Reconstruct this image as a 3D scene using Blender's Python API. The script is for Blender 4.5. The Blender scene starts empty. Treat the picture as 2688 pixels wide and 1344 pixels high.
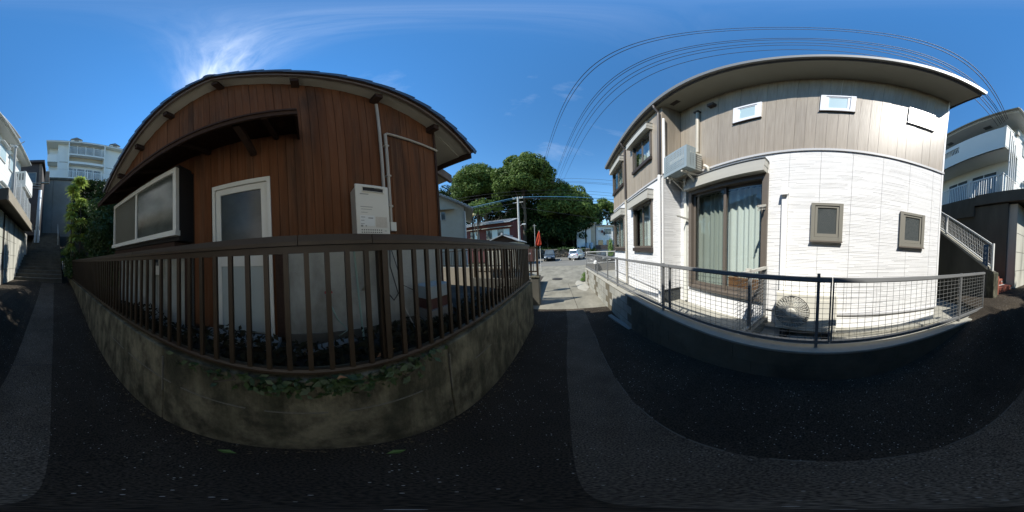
import bpy, math, random
import numpy as np
from mathutils import Matrix, Vector
random.seed(7); RNG = np.random.default_rng(7)
C = bpy.context.scene.collection
SC = bpy.context.scene
PI = math.pi
def R(d): return math.radians(d)

# ------------------------------------------------------------------ camera, sky, sun, exposure
EYE = 1.8
cam = bpy.data.cameras.new('camera'); cam.type = 'PANO'
for holder in (cam, getattr(cam, 'cycles', None)):
    try: holder.panorama_type = 'EQUIRECTANGULAR'
    except Exception: pass
cam.clip_start = 0.05; cam.clip_end = 3000
cob = bpy.data.objects.new('camera', cam); C.objects.link(cob); SC.camera = cob
up = Vector((-0.04516983, -0.02710871, 0.99861144)).normalized()
YAW = R(19.0)
y0 = Vector((math.sin(YAW), math.cos(YAW), 0)); x0 = y0.cross(up).normalized(); y0 = up.cross(x0)
RW = Matrix((x0, y0, up))                       # lens frame (right, forward, up) -> world
cx = RW @ Vector((1, 0, 0)); cy = RW @ Vector((0, 0, 1)); cz = -(RW @ Vector((0, 1, 0)))
cob.matrix_world = Matrix(((cx[0], cy[0], cz[0], 0), (cx[1], cy[1], cz[1], 0), (cx[2], cy[2], cz[2], EYE), (0, 0, 0, 1)))

SUN_AZ, SUN_EL = R(-117.0), R(50.0)             # azimuth clockwise from +Y
sdir = Vector((math.sin(SUN_AZ) * math.cos(SUN_EL), math.cos(SUN_AZ) * math.cos(SUN_EL), math.sin(SUN_EL)))
sl = bpy.data.lights.new('sun', 'SUN'); sl.energy = 4.9; sl.angle = R(0.5); sl.color = (1.0, 0.955, 0.88)
so = bpy.data.objects.new('sun', sl); C.objects.link(so); so.location = (-20, -10, 25)
so.rotation_euler = sdir.to_track_quat('Z', 'Y').to_euler()
SC.view_settings.view_transform = 'Standard'; SC.view_settings.look = 'None'
SC.view_settings.exposure = 0.5; SC.view_settings.gamma = 1.0; SC.view_settings.use_curve_mapping = False
SC.render.engine = 'CYCLES'
SC.cycles.max_bounces = 7; SC.cycles.diffuse_bounces = 2; SC.cycles.transparent_max_bounces = 12
SC.cycles.caustics_reflective = False; SC.cycles.caustics_refractive = False

W = bpy.data.worlds.new('World'); SC.world = W; W.use_nodes = True
nt = W.node_tree; nt.nodes.clear()
def wn(t, **k):
    n = nt.nodes.new(t)
    for a, v in k.items(): setattr(n, a, v)
    return n
def wmath(op, a, b=None, c=None, clamp=False):
    n = wn('ShaderNodeMath', operation=op, use_clamp=clamp)
    for i, v in enumerate((a, b, c)):
        if v is None: continue
        if isinstance(v, (int, float)): n.inputs[i].default_value = v
        else: nt.links.new(v, n.inputs[i])
    return n.outputs[0]
sky = wn('ShaderNodeTexSky', sky_type='NISHITA'); sky.sun_disc = False
sky.sun_elevation = SUN_EL; sky.sun_rotation = SUN_AZ
sky.altitude = 300; sky.air_density = 1.25; sky.dust_density = 0.0; sky.ozone_density = 1.2
hs = wn('ShaderNodeHueSaturation'); hs.inputs['Saturation'].default_value = 1.33
nt.links.new(sky.outputs[0], hs.inputs['Color'])
tc = wn('ShaderNodeTexCoord'); sx = wn('ShaderNodeSeparateXYZ'); nt.links.new(tc.outputs['Generated'], sx.inputs[0])
zc = wmath('MAXIMUM', sx.outputs[2], 0.12)
px = wmath('DIVIDE', sx.outputs[0], zc); py = wmath('DIVIDE', sx.outputs[1], zc)     # a flat cloud layer overhead
# cirrus streak: starts near (-0.43,-0.26) on that layer, runs towards (0.1, 0.15)
ax, ay = -0.45, -0.28; dx, dy = 0.76, 0.65
rx = wmath('SUBTRACT', px, ax); ry = wmath('SUBTRACT', py, ay)
along = wmath('ADD', wmath('MULTIPLY', rx, dx), wmath('MULTIPLY', ry, dy))
acro = wmath('ADD', wmath('MULTIPLY', rx, -dy), wmath('MULTIPLY', ry, dx))
cb = wn('ShaderNodeCombineXYZ'); nt.links.new(wmath('MULTIPLY', along, 3.0), cb.inputs[0]); nt.links.new(wmath('MULTIPLY', acro, 15.0), cb.inputs[1])
no = wn('ShaderNodeTexNoise'); no.inputs['Scale'].default_value = 1.6; no.inputs['Detail'].default_value = 7; no.inputs['Roughness'].default_value = 0.62; no.inputs['Distortion'].default_value = 0.5
nt.links.new(cb.outputs[0], no.inputs['Vector'])
wid = wmath('ADD', 0.085, wmath('MULTIPLY', wmath('MAXIMUM', along, 0.0), 0.015))
band = wmath('EXPONENT', wmath('MULTIPLY', wmath('POWER', wmath('ABSOLUTE', wmath('DIVIDE', acro, wid)), 2.0), -1.0))
start = wmath('SUBTRACT', 1.0, wmath('MULTIPLY', wmath('SUBTRACT', -0.02, along), 10.0), clamp=True)
fade = wmath('EXPONENT', wmath('MULTIPLY', wmath('ABSOLUTE', along), -5.2))
m1 = wmath('MULTIPLY', wmath('MULTIPLY', band, start), wmath('MULTIPLY', fade, wmath('MULTIPLY', wmath('SUBTRACT', no.outputs[0], 0.22), 2.1, clamp=True)))
# broad thin veil and a few low wisps
cb2 = wn('ShaderNodeCombineXYZ'); nt.links.new(px, cb2.inputs[0]); nt.links.new(wmath('MULTIPLY', py, 1.0), cb2.inputs[1])
no2 = wn('ShaderNodeTexNoise'); no2.inputs['Scale'].default_value = 0.8; no2.inputs['Detail'].default_value = 8; no2.inputs['Roughness'].default_value = 0.6; no2.inputs['Distortion'].default_value = 0.9
nt.links.new(cb2.outputs[0], no2.inputs['Vector'])
m2 = wmath('MULTIPLY', wmath('MULTIPLY', wmath('MULTIPLY', wmath('SUBTRACT', no2.outputs[0], 0.54), 2.2, clamp=True), 0.32), wmath('MULTIPLY', wmath('ADD', sx.outputs[1], 0.25), 3.0, clamp=True))
mask = wmath('ADD', wmath('MULTIPLY', m1, 1.05), m2, clamp=True)
mx = wn('ShaderNodeMixRGB'); nt.links.new(mask, mx.inputs[0]); nt.links.new(hs.outputs[0], mx.inputs[1]); mx.inputs[2].default_value = (9.5, 9.8, 10.0, 1)
bg = wn('ShaderNodeBackground'); bg.inputs[1].default_value = 0.147
nt.links.new(mx.outputs[0], bg.inputs[0]); wo = wn('ShaderNodeOutputWorld'); nt.links.new(bg.outputs[0], wo.inputs[0])

# ------------------------------------------------------------------ materials
def mat(name, col, rough=0.8, col2=None, scale=6.0, stretch=(1, 1, 1), contrast=1.0, bump=0.0, bscale=None, metal=0.0, spec=0.5,
        col3=None, scale3=0.8, amt3=1.0, rnd=0.0, stretch3=(1, 1, 1), detail=5, translucent=0.0, col4=None, scale4=3.0, stretch4=(1, 1, .1), amt4=.6):
    m = bpy.data.materials.new(name); m.use_nodes = True; t = m.node_tree; n = t.nodes; L = t.links
    p = n['Principled BSDF']; p.inputs['Roughness'].default_value = rough; p.inputs['Metallic'].default_value = metal
    p.inputs['Specular IOR Level'].default_value = spec
    geo = n.new('ShaderNodeNewGeometry')
    def noise(sc, st, det=detail):
        mp = n.new('ShaderNodeMapping'); mp.inputs['Scale'].default_value = st; L.new(geo.outputs['Position'], mp.inputs[0])
        q = n.new('ShaderNodeTexNoise'); q.inputs['Scale'].default_value = sc; q.inputs['Detail'].default_value = det; q.inputs['Roughness'].default_value = 0.62
        L.new(mp.outputs[0], q.inputs['Vector']); return q.outputs[0]
    def ramp(f, lo, hi):
        r = n.new('ShaderNodeMapRange'); r.inputs[1].default_value = lo; r.inputs[2].default_value = hi; r.clamp = True
        L.new(f, r.inputs[0]); return r.outputs[0]
    def mix(f, a, b):
        x = n.new('ShaderNodeMixRGB')
        for s, i in ((f, 0), (a, 1), (b, 2)):
            if isinstance(s, tuple): x.inputs[i].default_value = (*s, 1)
            elif isinstance(s, (int, float)): x.inputs[i].default_value = s
            else: L.new(s, x.inputs[i])
        return x.outputs[0]
    c = col
    nz = None
    if col2:
        nz = noise(scale, stretch); w = 0.22 / contrast
        c = mix(ramp(nz, 0.5 - w, 0.5 + w), col, col2)
    if col3:
        f = ramp(noise(scale3, stretch3), 0.5, 0.68)
        if amt3 != 1.0:
            mm = n.new('ShaderNodeMath'); mm.operation = 'MULTIPLY'; mm.inputs[1].default_value = amt3; L.new(f, mm.inputs[0]); f = mm.outputs[0]
        c = mix(f, c, col3)
    if col4:
        f = ramp(noise(scale4, stretch4, 8), 0.50, 0.66); mm = n.new('ShaderNodeMath'); mm.operation = 'MULTIPLY'; mm.inputs[1].default_value = amt4; L.new(f, mm.inputs[0]); c = mix(mm.outputs[0], c, col4)
    if rnd:
        oi = n.new('ShaderNodeObjectInfo'); h = n.new('ShaderNodeHueSaturation')
        r = n.new('ShaderNodeMapRange'); r.inputs[3].default_value = 1 - rnd; r.inputs[4].default_value = 1 + rnd; L.new(oi.outputs['Random'], r.inputs[0])
        L.new(r.outputs[0], h.inputs['Value'])
        if isinstance(c, tuple): h.inputs['Color'].default_value = (*c, 1)
        else: L.new(c, h.inputs['Color'])
        c = h.outputs[0]
    if isinstance(c, tuple): p.inputs['Base Color'].default_value = (*c, 1)
    else: L.new(c, p.inputs['Base Color'])
    if bump:
        b = n.new('ShaderNodeBump'); b.inputs['Strength'].default_value = bump; b.inputs['Distance'].default_value = 0.02
        L.new(noise(bscale or scale, stretch), b.inputs['Height']); L.new(b.outputs[0], p.inputs['Normal'])
    if translucent:
        tr = n.new('ShaderNodeBsdfTranslucent'); mxs = n.new('ShaderNodeMixShader'); mxs.inputs[0].default_value = translucent
        if isinstance(c, tuple): tr.inputs[0].default_value = (*c, 1)
        else: L.new(c, tr.inputs[0])
        L.new(p.outputs[0], mxs.inputs[1]); L.new(tr.outputs[0], mxs.inputs[2]); L.new(mxs.outputs[0], n['Material Output'].inputs[0])
    return m

def asphalt_mat(name, c1, c2, speck, amount):
    m = mat(name, c1, 0.9, c2, 2.2, bump=0.25, bscale=140, col3=tuple(v * 1.5 for v in c2), scale3=0.7, amt3=0.5, spec=0.25)
    n = m.node_tree.nodes; L = m.node_tree.links; p = n['Principled BSDF']
    src = p.inputs['Base Color'].links[0].from_socket
    geo = n.new('ShaderNodeNewGeometry'); vo = n.new('ShaderNodeTexVoronoi'); vo.inputs['Scale'].default_value = 78
    L.new(geo.outputs['Position'], vo.inputs['Vector'])
    wn_ = n.new('ShaderNodeTexWhiteNoise'); L.new(vo.outputs['Color'], wn_.inputs['Vector'])
    a = n.new('ShaderNodeMath'); a.operation = 'LESS_THAN'; a.inputs[1].default_value = 0.30; L.new(vo.outputs['Distance'], a.inputs[0])
    b = n.new('ShaderNodeMath'); b.operation = 'LESS_THAN'; pn = n.new('ShaderNodeTexNoise'); pn.inputs['Scale'].default_value = 2.2; pn.inputs['Detail'].default_value = 4; L.new(geo.outputs['Position'], pn.inputs['Vector']); pm = n.new('ShaderNodeMapRange'); pm.inputs[1].default_value = 0.38; pm.inputs[2].default_value = 0.72; pm.inputs[3].default_value = amount * 0.15; pm.inputs[4].default_value = amount * 2.2; L.new(pn.outputs[0], pm.inputs[0]); L.new(pm.outputs[0], b.inputs[1]); L.new(wn_.outputs['Value'], b.inputs[0])
    c = n.new('ShaderNodeMath'); c.operation = 'MULTIPLY'; L.new(a.outputs[0], c.inputs[0]); L.new(b.outputs[0], c.inputs[1])
    gn = n.new('ShaderNodeTexNoise'); gn.inputs['Scale'].default_value = 95; gn.inputs['Detail'].default_value = 3; L.new(geo.outputs['Position'], gn.inputs['Vector'])
    gr_ = n.new('ShaderNodeMapRange'); gr_.inputs[1].default_value = 0.35; gr_.inputs[2].default_value = 0.68; gr_.inputs[3].default_value = 0.35; gr_.inputs[4].default_value = 2.1; L.new(gn.outputs[0], gr_.inputs[0])
    gm = n.new('ShaderNodeMixRGB'); gm.blend_type = 'MULTIPLY'; gm.inputs[0].default_value = 1.0; L.new(src, gm.inputs[1]); L.new(gr_.outputs[0], gm.inputs[2]); src = gm.outputs[0]
    x = n.new('ShaderNodeMixRGB'); L.new(c.outputs[0], x.inputs[0]); L.new(src, x.inputs[1]); x.inputs[2].default_value = (*speck, 1)
    L.new(x.outputs[0], p.inputs['Base Color'])
    return m

def glass_mat(name, tint=(0.8, 0.85, 0.85), refl=(0.9, 0.95, 1.0), rough=0.02, clear=0.8):
    m = bpy.data.materials.new(name); m.use_nodes = True; t = m.node_tree; n = t.nodes; L = t.links; n.clear()
    o = n.new('ShaderNodeOutputMaterial'); tr = n.new('ShaderNodeBsdfTransparent'); tr.inputs[0].default_value = (*[v * clear for v in tint], 1)
    g = n.new('ShaderNodeBsdfGlossy'); g.inputs['Roughness'].default_value = rough; g.inputs[0].default_value = (*refl, 1)
    lw = n.new('ShaderNodeLayerWeight'); lw.inputs[0].default_value = 0.5; f = n.new('ShaderNodeMath'); f.operation = 'POWER'; f.inputs[1].default_value = 4.0; L.new(lw.outputs['Facing'], f.inputs[0]); x = n.new('ShaderNodeMixShader')
    ad = n.new('ShaderNodeMath'); ad.operation = 'ADD'; ad.inputs[1].default_value = 0.035; L.new(f.outputs[0], ad.inputs[0])
    L.new(ad.outputs[0], x.inputs[0]); L.new(tr.outputs[0], x.inputs[1]); L.new(g.outputs[0], x.inputs[2]); L.new(x.outputs[0], o.inputs[0])
    return m

M = {}
M['asphalt'] = asphalt_mat('old asphalt', (0.0205, 0.0162, 0.0112), (0.0325, 0.0262, 0.0187), (0.38, 0.37, 0.33), 0.04)
M['strip'] = asphalt_mat('worn pale asphalt strip', (0.046, 0.0378, 0.0276), (0.080, 0.0672, 0.051), (0.26, 0.25, 0.22), 0.05)
M['street'] = mat('street concrete', (0.15, 0.143, 0.11), 0.9, (0.25, 0.236, 0.188), 1.8, bump=0.2, bscale=60, col3=(0.10, 0.096, 0.075), scale3=0.9, amt3=0.65, stretch=(1, 0.35, 1), contrast=1.3, detail=9)
M['lot'] = mat('parking lot asphalt', (0.13, 0.13, 0.115), 0.9, (0.17, 0.165, 0.145), 0.8, bump=0.1, bscale=50)
M['ground'] = mat('ground', (0.08, 0.085, 0.05), 0.95, (0.12, 0.11, 0.07), 0.4)
M['soil'] = mat('garden soil', (0.028, 0.024, 0.018), 1.0, (0.05, 0.042, 0.03), 5, bump=0.6, bscale=18)
M['cream_concrete'] = mat('yard concrete', (0.27, 0.26, 0.215), 0.9, (0.36, 0.35, 0.30), 2.5, col3=(0.24, 0.23, 0.2), scale3=1.2, amt3=0.5)
M['block'] = mat('concrete block', (0.25, 0.25, 0.215), 0.9, (0.36, 0.355, 0.31), 3.0, bump=0.25, bscale=70, rnd=0.12, col3=(0.17, 0.168, 0.14), scale3=2.5, amt3=0.6, stretch3=(1, 1, 0.25))
M['shadeblock'] = mat('shade darkened concrete block', (0.088, 0.076, 0.051), 0.95, (0.145, 0.128, 0.09), 2.5, bump=0.25, bscale=60, rnd=0.06, col3=(0.040, 0.038, 0.027), scale3=1.2, amt3=0.8)  # darker copy of the block colour: shade on the near stretch painted in
M['mortar'] = mat('pale mortar', (0.48, 0.47, 0.43), 0.95, (0.38, 0.37, 0.33), 8)
M['mossy'] = mat('mossy old concrete', (0.038, 0.037, 0.023), 0.95, (0.195, 0.183, 0.125), 6.5, stretch=(1, 1, 0.5), contrast=1.7, bump=0.9, bscale=45, col3=(0.022, 0.025, 0.013), scale3=1.9, amt3=0.95, stretch3=(1, 1, 0.4), detail=9, col4=(0.030, 0.033, 0.017), scale4=5.0, stretch4=(1, 1, .10), amt4=.75)
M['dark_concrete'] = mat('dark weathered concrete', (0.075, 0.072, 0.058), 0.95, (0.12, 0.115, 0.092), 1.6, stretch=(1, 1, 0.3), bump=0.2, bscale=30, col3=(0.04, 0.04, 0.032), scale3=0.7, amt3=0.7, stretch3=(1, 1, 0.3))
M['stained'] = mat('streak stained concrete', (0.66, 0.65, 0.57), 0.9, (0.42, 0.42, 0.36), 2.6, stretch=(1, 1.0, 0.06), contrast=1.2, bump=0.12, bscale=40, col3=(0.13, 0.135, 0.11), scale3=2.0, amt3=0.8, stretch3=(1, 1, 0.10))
M['grey_concrete'] = mat('grey concrete', (0.18, 0.177, 0.158), 0.9, (0.25, 0.243, 0.22), 0.7, bump=0.1, bscale=20, col3=(0.12, 0.125, 0.12), scale3=0.35, amt3=0.7, stretch3=(1, 1, 0.3))
M['tan_mark'] = mat('grey mortar mark', (0.12, 0.115, 0.09), 0.95, (0.18, 0.17, 0.14), 12)
M['tan_concrete'] = mat('tan concrete edge', (0.26, 0.23, 0.17), 0.9, (0.35, 0.31, 0.24), 3)
M['board'] = mat('brown stained boards', (0.122, 0.050, 0.0215), 0.8, (0.172, 0.070, 0.030), 7, stretch=(5, 5, 0.25), rnd=0.13, bump=0.12, bscale=12, col3=(0.050, 0.031, 0.020), scale3=1.1, amt3=0.8, stretch3=(2.6, 2.6, 0.35), spec=0.15, col4=(0.185, 0.105, 0.062), scale4=9.0, stretch4=(3, 3, .10), amt4=.38)
M['darkwood'] = mat('dark brown wood', (0.036, 0.021, 0.015), 0.8, (0.058, 0.034, 0.023), 6, stretch=(1, 4, 4), bump=0.15, spec=0.2)
M['barge'] = mat('faded brown barge board', (0.13, 0.10, 0.08), 0.8, (0.19, 0.15, 0.12), 5, bump=0.1)
M['soffit'] = mat('cream soffit board', (0.42, 0.395, 0.315), 0.85, (0.48, 0.455, 0.375), 1.8, col3=(0.34, 0.315, 0.24), scale3=1.3, amt3=0.5)
M['rooftile'] = mat('dark glazed roof tile', (0.045, 0.05, 0.065), 0.35, (0.075, 0.08, 0.095), 5, rnd=0.2, spec=0.6)
M['greytile'] = mat('silver grey roof tile', (0.25, 0.27, 0.28), 0.45, (0.36, 0.38, 0.39), 3, rnd=0.1)
M['plaster'] = mat('off white rough plaster', (0.34, 0.35, 0.31), 0.95, (0.44, 0.45, 0.40), 3.5, bump=0.5, bscale=55, col3=(0.14, 0.14, 0.115), scale3=1.4, amt3=0.8, stretch3=(1, 1, .5))
M['doorpanel'] = mat('pale green grey door panel', (0.36, 0.41, 0.385), 0.5, (0.42, 0.47, 0.445), 2)
M['whitealu'] = mat('off white aluminium', (0.66, 0.66, 0.58), 0.45, (0.72, 0.72, 0.65), 3)
M['heater'] = mat('beige white enamel', (0.66, 0.65, 0.57), 0.4, (0.69, 0.68, 0.60), 2)
M['print'] = mat('grey print', (0.30, 0.30, 0.27), 0.7); M['sticker'] = mat('pale sticker', (0.72, 0.74, 0.70), 0.5); M['sticker_tan'] = mat('tan sticker', (0.52, 0.47, 0.38), 0.6, (0.6, 0.56, 0.48), 30)
M['black'] = mat('black', (0.012, 0.012, 0.012), 0.7)
M['pvc'] = mat('grey beige pipe', (0.40, 0.37, 0.30), 0.5, (0.46, 0.43, 0.36), 4)
M['bronze'] = mat('bronze aluminium', (0.024, 0.016, 0.0085), 0.5, (0.044, 0.030, 0.016), 4, rnd=0.12, metal=0.2, col3=(0.045, 0.026, 0.017), scale3=3, amt3=0.6)
M['fencegrey'] = mat('grey aluminium', (0.17, 0.175, 0.175), 0.45, (0.20, 0.205, 0.205), 3, metal=0.2)
M['wire'] = mat('grey coated wire', (0.22, 0.225, 0.22), 0.5, metal=0.2)
def siding_mat():
    m = mat('white ribbed siding', (0.78, 0.78, 0.765), 0.7, (0.84, 0.84, 0.83), 2, rnd=0.02, spec=0.3)
    n = m.node_tree.nodes; L = m.node_tree.links; p = n['Principled BSDF']; geo = n.new('ShaderNodeNewGeometry')
    sp = n.new('ShaderNodeSeparateXYZ'); L.new(geo.outputs['Position'], sp.inputs[0])
    def mth(op, a, b=None):
        q = n.new('ShaderNodeMath'); q.operation = op
        for i, v in enumerate((a, b)):
            if v is None: continue
            if isinstance(v, (int, float)): q.inputs[i].default_value = v
            else: L.new(v, q.inputs[i])
        return q.outputs[0]
    row = mth('FLOOR', mth('MULTIPLY', sp.outputs[2], 46.0)); fr = mth('FRACT', mth('MULTIPLY', sp.outputs[2], 46.0))
    cb = n.new('ShaderNodeCombineXYZ'); rw_ = n.new('ShaderNodeTexWhiteNoise'); rw_.noise_dimensions = '1D'; L.new(row, rw_.inputs['W']); L.new(mth('FLOOR', mth('ADD', mth('MULTIPLY', mth('ADD', sp.outputs[0], sp.outputs[1]), 2.6), mth('MULTIPLY', rw_.outputs['Value'], 7.0))), cb.inputs[0]); L.new(row, cb.inputs[1])
    wn_ = n.new('ShaderNodeTexWhiteNoise'); L.new(cb.outputs[0], wn_.inputs['Vector'])
    h = mth('MULTIPLY', mth('GREATER_THAN', fr, 0.34), mth('ADD', mth('MULTIPLY', wn_.outputs['Value'], 0.7), 0.5))
    b = n.new('ShaderNodeBump'); b.inputs['Strength'].default_value = 0.55; b.inputs['Distance'].default_value = 0.006
    L.new(h, b.inputs['Height']); L.new(b.outputs[0], p.inputs['Normal'])
    # grooves take a darker colour, its strength random from dash to dash
    src = p.inputs['Base Color'].links[0].from_socket
    x = n.new('ShaderNodeMixRGB'); L.new(mth('MULTIPLY', mth('LESS_THAN', fr, 0.34), mth('ADD', mth('MULTIPLY', mth('POWER', wn_.outputs['Value'], 1.3), 0.80), 0.05)), x.inputs[0]); L.new(src, x.inputs[1]); x.inputs[2].default_value = (0.20, 0.195, 0.185, 1)
    L.new(x.outputs[0], p.inputs['Base Color'])
    return m
M['siding'] = siding_mat()
M['siding_plain'] = mat('white corner strip', (0.82, 0.82, 0.80), 0.5)
M['taupe'] = mat('taupe wood grain siding', (0.275, 0.234, 0.182), 0.40, (0.385, 0.336, 0.272), 5, stretch=(7, 7, 0.35), contrast=0.9, rnd=0.09, bump=0.1, bscale=14, spec=0.45)
M['trim'] = mat('pale grey trim', (0.52, 0.52, 0.52), 0.4)
M['gutter'] = mat('dark grey gutter', (0.20, 0.205, 0.20), 0.5, metal=0.2)
M['fascia'] = mat('dark brown fascia', (0.045, 0.035, 0.03), 0.5)
M['bsoffit'] = mat('beige soffit panel', (0.33, 0.32, 0.26), 0.85, (0.36, 0.35, 0.29), 2)
M['sash'] = mat('grey brown sash', (0.125, 0.105, 0.085), 0.45, (0.14, 0.12, 0.10), 3)
M['sash_light'] = mat('stone grey sash', (0.22, 0.21, 0.175), 0.45)
M['shutter'] = mat('pale grey shutter box', (0.46, 0.45, 0.40), 0.4)
M['whitesash'] = mat('white window frame', (0.78, 0.79, 0.82), 0.3)
M['cage'] = mat('blue grey perforated steel', (0.33, 0.40, 0.42), 0.45, metal=0.25)
M['ac'] = mat('ivory enamel', (0.66, 0.64, 0.55), 0.45)
M['curtain'] = mat('pale green curtain', (0.80, 0.87, 0.83), 0.9, (0.86, 0.92, 0.88), 9, stretch=(1, 1, 0.1), translucent=0.25)
M['darkroom'] = mat('dim room interior', (0.045, 0.05, 0.05), 0.9)
M['cardboard'] = mat('brown box', (0.16, 0.075, 0.03), 0.8, (0.2, 0.1, 0.045), 6)
M['glass'] = glass_mat('clear glass', (0.95, 0.97, 0.96), clear=0.98); M['screen'] = glass_mat('glass behind insect screen', (0.78, 0.80, 0.78), clear=0.98)
M['frosted'] = mat('frosted wired glass', (0.04, 0.05, 0.05), 0.22, (0.065, 0.08, 0.08), 60, spec=0.6); M['doorglass'] = mat('dark frosted door glass', (0.018, 0.02, 0.019), 0.2, (0.06, 0.068, 0.062), 2.5, spec=0.7); M['panedull'] = mat('dull olive pane', (0.075, 0.075, 0.055), 0.5, (0.10, 0.10, 0.075), 1.5, spec=0.4)
M['mirrorglass'] = mat('dark window glass', (0.045, 0.055, 0.06), 0.08, (0.09, 0.11, 0.11), 1.2, spec=1.0)
M['hazeglass'] = mat('frosted pane with painted reflections', (0.03, 0.034, 0.028), 0.16, (0.13, 0.145, 0.125), 1.7, spec=0.8, stretch=(1, 1, 1.6))  # mottled tones paint blurred reflections into the pane colour
M['skyglass'] = mat('glass with painted sky glare', (0.42, 0.56, 0.60), 0.28, spec=0.9)  # pale base colour stands in for sky glare on the pane
M['whitepaint'] = mat('white painted wall', (0.68, 0.70, 0.66), 0.8, (0.76, 0.77, 0.74), 1.0, col3=(0.58, 0.60, 0.56), scale3=0.7, amt3=0.4)
M['bluewhite'] = mat('pale blue grey wall', (0.70, 0.76, 0.77), 0.8, (0.76, 0.81, 0.81), 0.6)
M['whitemetal'] = mat('white painted metal', (0.76, 0.77, 0.74), 0.4)
M['signblue'] = mat('dark blue sign', (0.02, 0.075, 0.16), 0.5)
M['brick'] = mat('red brick', (0.26, 0.075, 0.045), 0.9, (0.34, 0.11, 0.07), 9, rnd=0.25, bump=0.2, bscale=60)
M['step'] = mat('worn concrete step', (0.055, 0.053, 0.042), 0.95, (0.115, 0.11, 0.09), 3, bump=0.2, bscale=30)
M['bluepipe'] = mat('blue grey pipe', (0.30, 0.38, 0.44), 0.5, (0.36, 0.44, 0.50), 2)
M['darkhouse'] = mat('dark brown cladding', (0.035, 0.03, 0.03), 0.7, (0.06, 0.05, 0.05), 3)
M['red'] = mat('dark red wall', (0.095, 0.026, 0.024), 0.8, (0.125, 0.036, 0.032), 2)
M['beigewall'] = mat('grey beige mortar wall', (0.36, 0.335, 0.26), 0.9, (0.41, 0.385, 0.31), 2)
M['tanwall'] = mat('tan wall', (0.42, 0.36, 0.26), 0.85, (0.48, 0.42, 0.32), 2)
M['polegrey'] = mat('concrete pole', (0.42, 0.43, 0.40), 0.85, (0.5, 0.5, 0.47), 4)
M['cable'] = mat('black cable', (0.018, 0.018, 0.02), 0.5); M['bluecable'] = mat('blue cable', (0.05, 0.17, 0.28), 0.5)
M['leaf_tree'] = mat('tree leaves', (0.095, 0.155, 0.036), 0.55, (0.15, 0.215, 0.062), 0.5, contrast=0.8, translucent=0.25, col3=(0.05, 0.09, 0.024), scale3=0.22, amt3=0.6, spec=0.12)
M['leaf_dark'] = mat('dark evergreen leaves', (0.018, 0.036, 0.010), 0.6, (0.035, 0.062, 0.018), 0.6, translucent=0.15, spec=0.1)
M['leaf_bush'] = mat('garden bush leaves', (0.035, 0.075, 0.018), 0.5, (0.06, 0.12, 0.03), 3, translucent=0.25)
M['leaf_bright'] = mat('bright young leaves', (0.10, 0.20, 0.035), 0.45, (0.17, 0.27, 0.06), 5, translucent=0.35)
M['leaf_rosette'] = mat('yellow green narrow leaves', (0.34, 0.46, 0.10), 0.45, (0.46, 0.55, 0.16), 5, translucent=0.4)
M['leaf_litter'] = mat('dark dead leaves and weeds', (0.012, 0.016, 0.007), 0.9, (0.04, 0.032, 0.018), 9, spec=0.1)
M['dryleaf_dark'] = mat('old leaf litter', (0.06, 0.04, 0.02), 0.9, (0.12, 0.09, 0.045), 30)
M['leaf_ivy'] = mat('ivy leaves', (0.018, 0.036, 0.013), 0.5, (0.055, 0.10, 0.030), 14, translucent=0.2)
M['bark'] = mat('bark', (0.06, 0.05, 0.038), 0.95, (0.10, 0.085, 0.065), 6, stretch=(3, 3, 0.5), bump=0.4)
M['stone'] = mat('dark field stone', (0.075, 0.068, 0.055), 0.95, (0.13, 0.115, 0.09), 2, bump=0.3)
M['slope'] = mat('forest floor slope', (0.03, 0.032, 0.018), 1.0, (0.055, 0.05, 0.03), 0.6, bump=0.6, bscale=2)
M['orange'] = mat('orange red nylon', (0.72, 0.075, 0.03), 0.6, (0.80, 0.11, 0.045), 3, translucent=0.3)
M['carblue'] = mat('slate blue car paint', (0.10, 0.14, 0.18), 0.25, metal=0.5, spec=0.7)
M['carsilver'] = mat('silver car paint', (0.55, 0.58, 0.62), 0.25, metal=0.4, spec=0.7)
M['cardark'] = mat('dark car paint', (0.03, 0.035, 0.04), 0.2, spec=0.8)
M['tyre'] = mat('tyre rubber', (0.015, 0.015, 0.015), 0.9); M['rim'] = mat('alloy rim', (0.4, 0.41, 0.42), 0.35, metal=0.7)
M['lamp'] = mat('lamp glass', (0.75, 0.76, 0.74), 0.15); M['tail'] = mat('tail light red', (0.4, 0.02, 0.02), 0.2); M['plate'] = mat('number plate', (0.75, 0.75, 0.72), 0.5)
M['whiteline'] = mat('white road paint', (0.62, 0.61, 0.56), 0.8, (0.5, 0.49, 0.45), 8)
M['iron'] = mat('cast iron', (0.05, 0.048, 0.045), 0.6, metal=0.3)
M['hose'] = mat('black hose', (0.02, 0.022, 0.025), 0.5); M['redtap'] = mat('red tap', (0.35, 0.03, 0.03), 0.5); M['greenhose'] = mat('pale green pole', (0.25, 0.36, 0.30), 0.5)
M['redbox'] = mat('dull red box', (0.085, 0.035, 0.03), 0.7)
M['styro'] = mat('pale blue grey box', (0.35, 0.40, 0.40), 0.6); M['dryleaf'] = mat('dry leaf', (0.36, 0.25, 0.09), 0.8, (0.30, 0.10, 0.05), 30)
M['lampyellow'] = mat('cream lamp cover', (0.70, 0.60, 0.30), 0.4)

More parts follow.
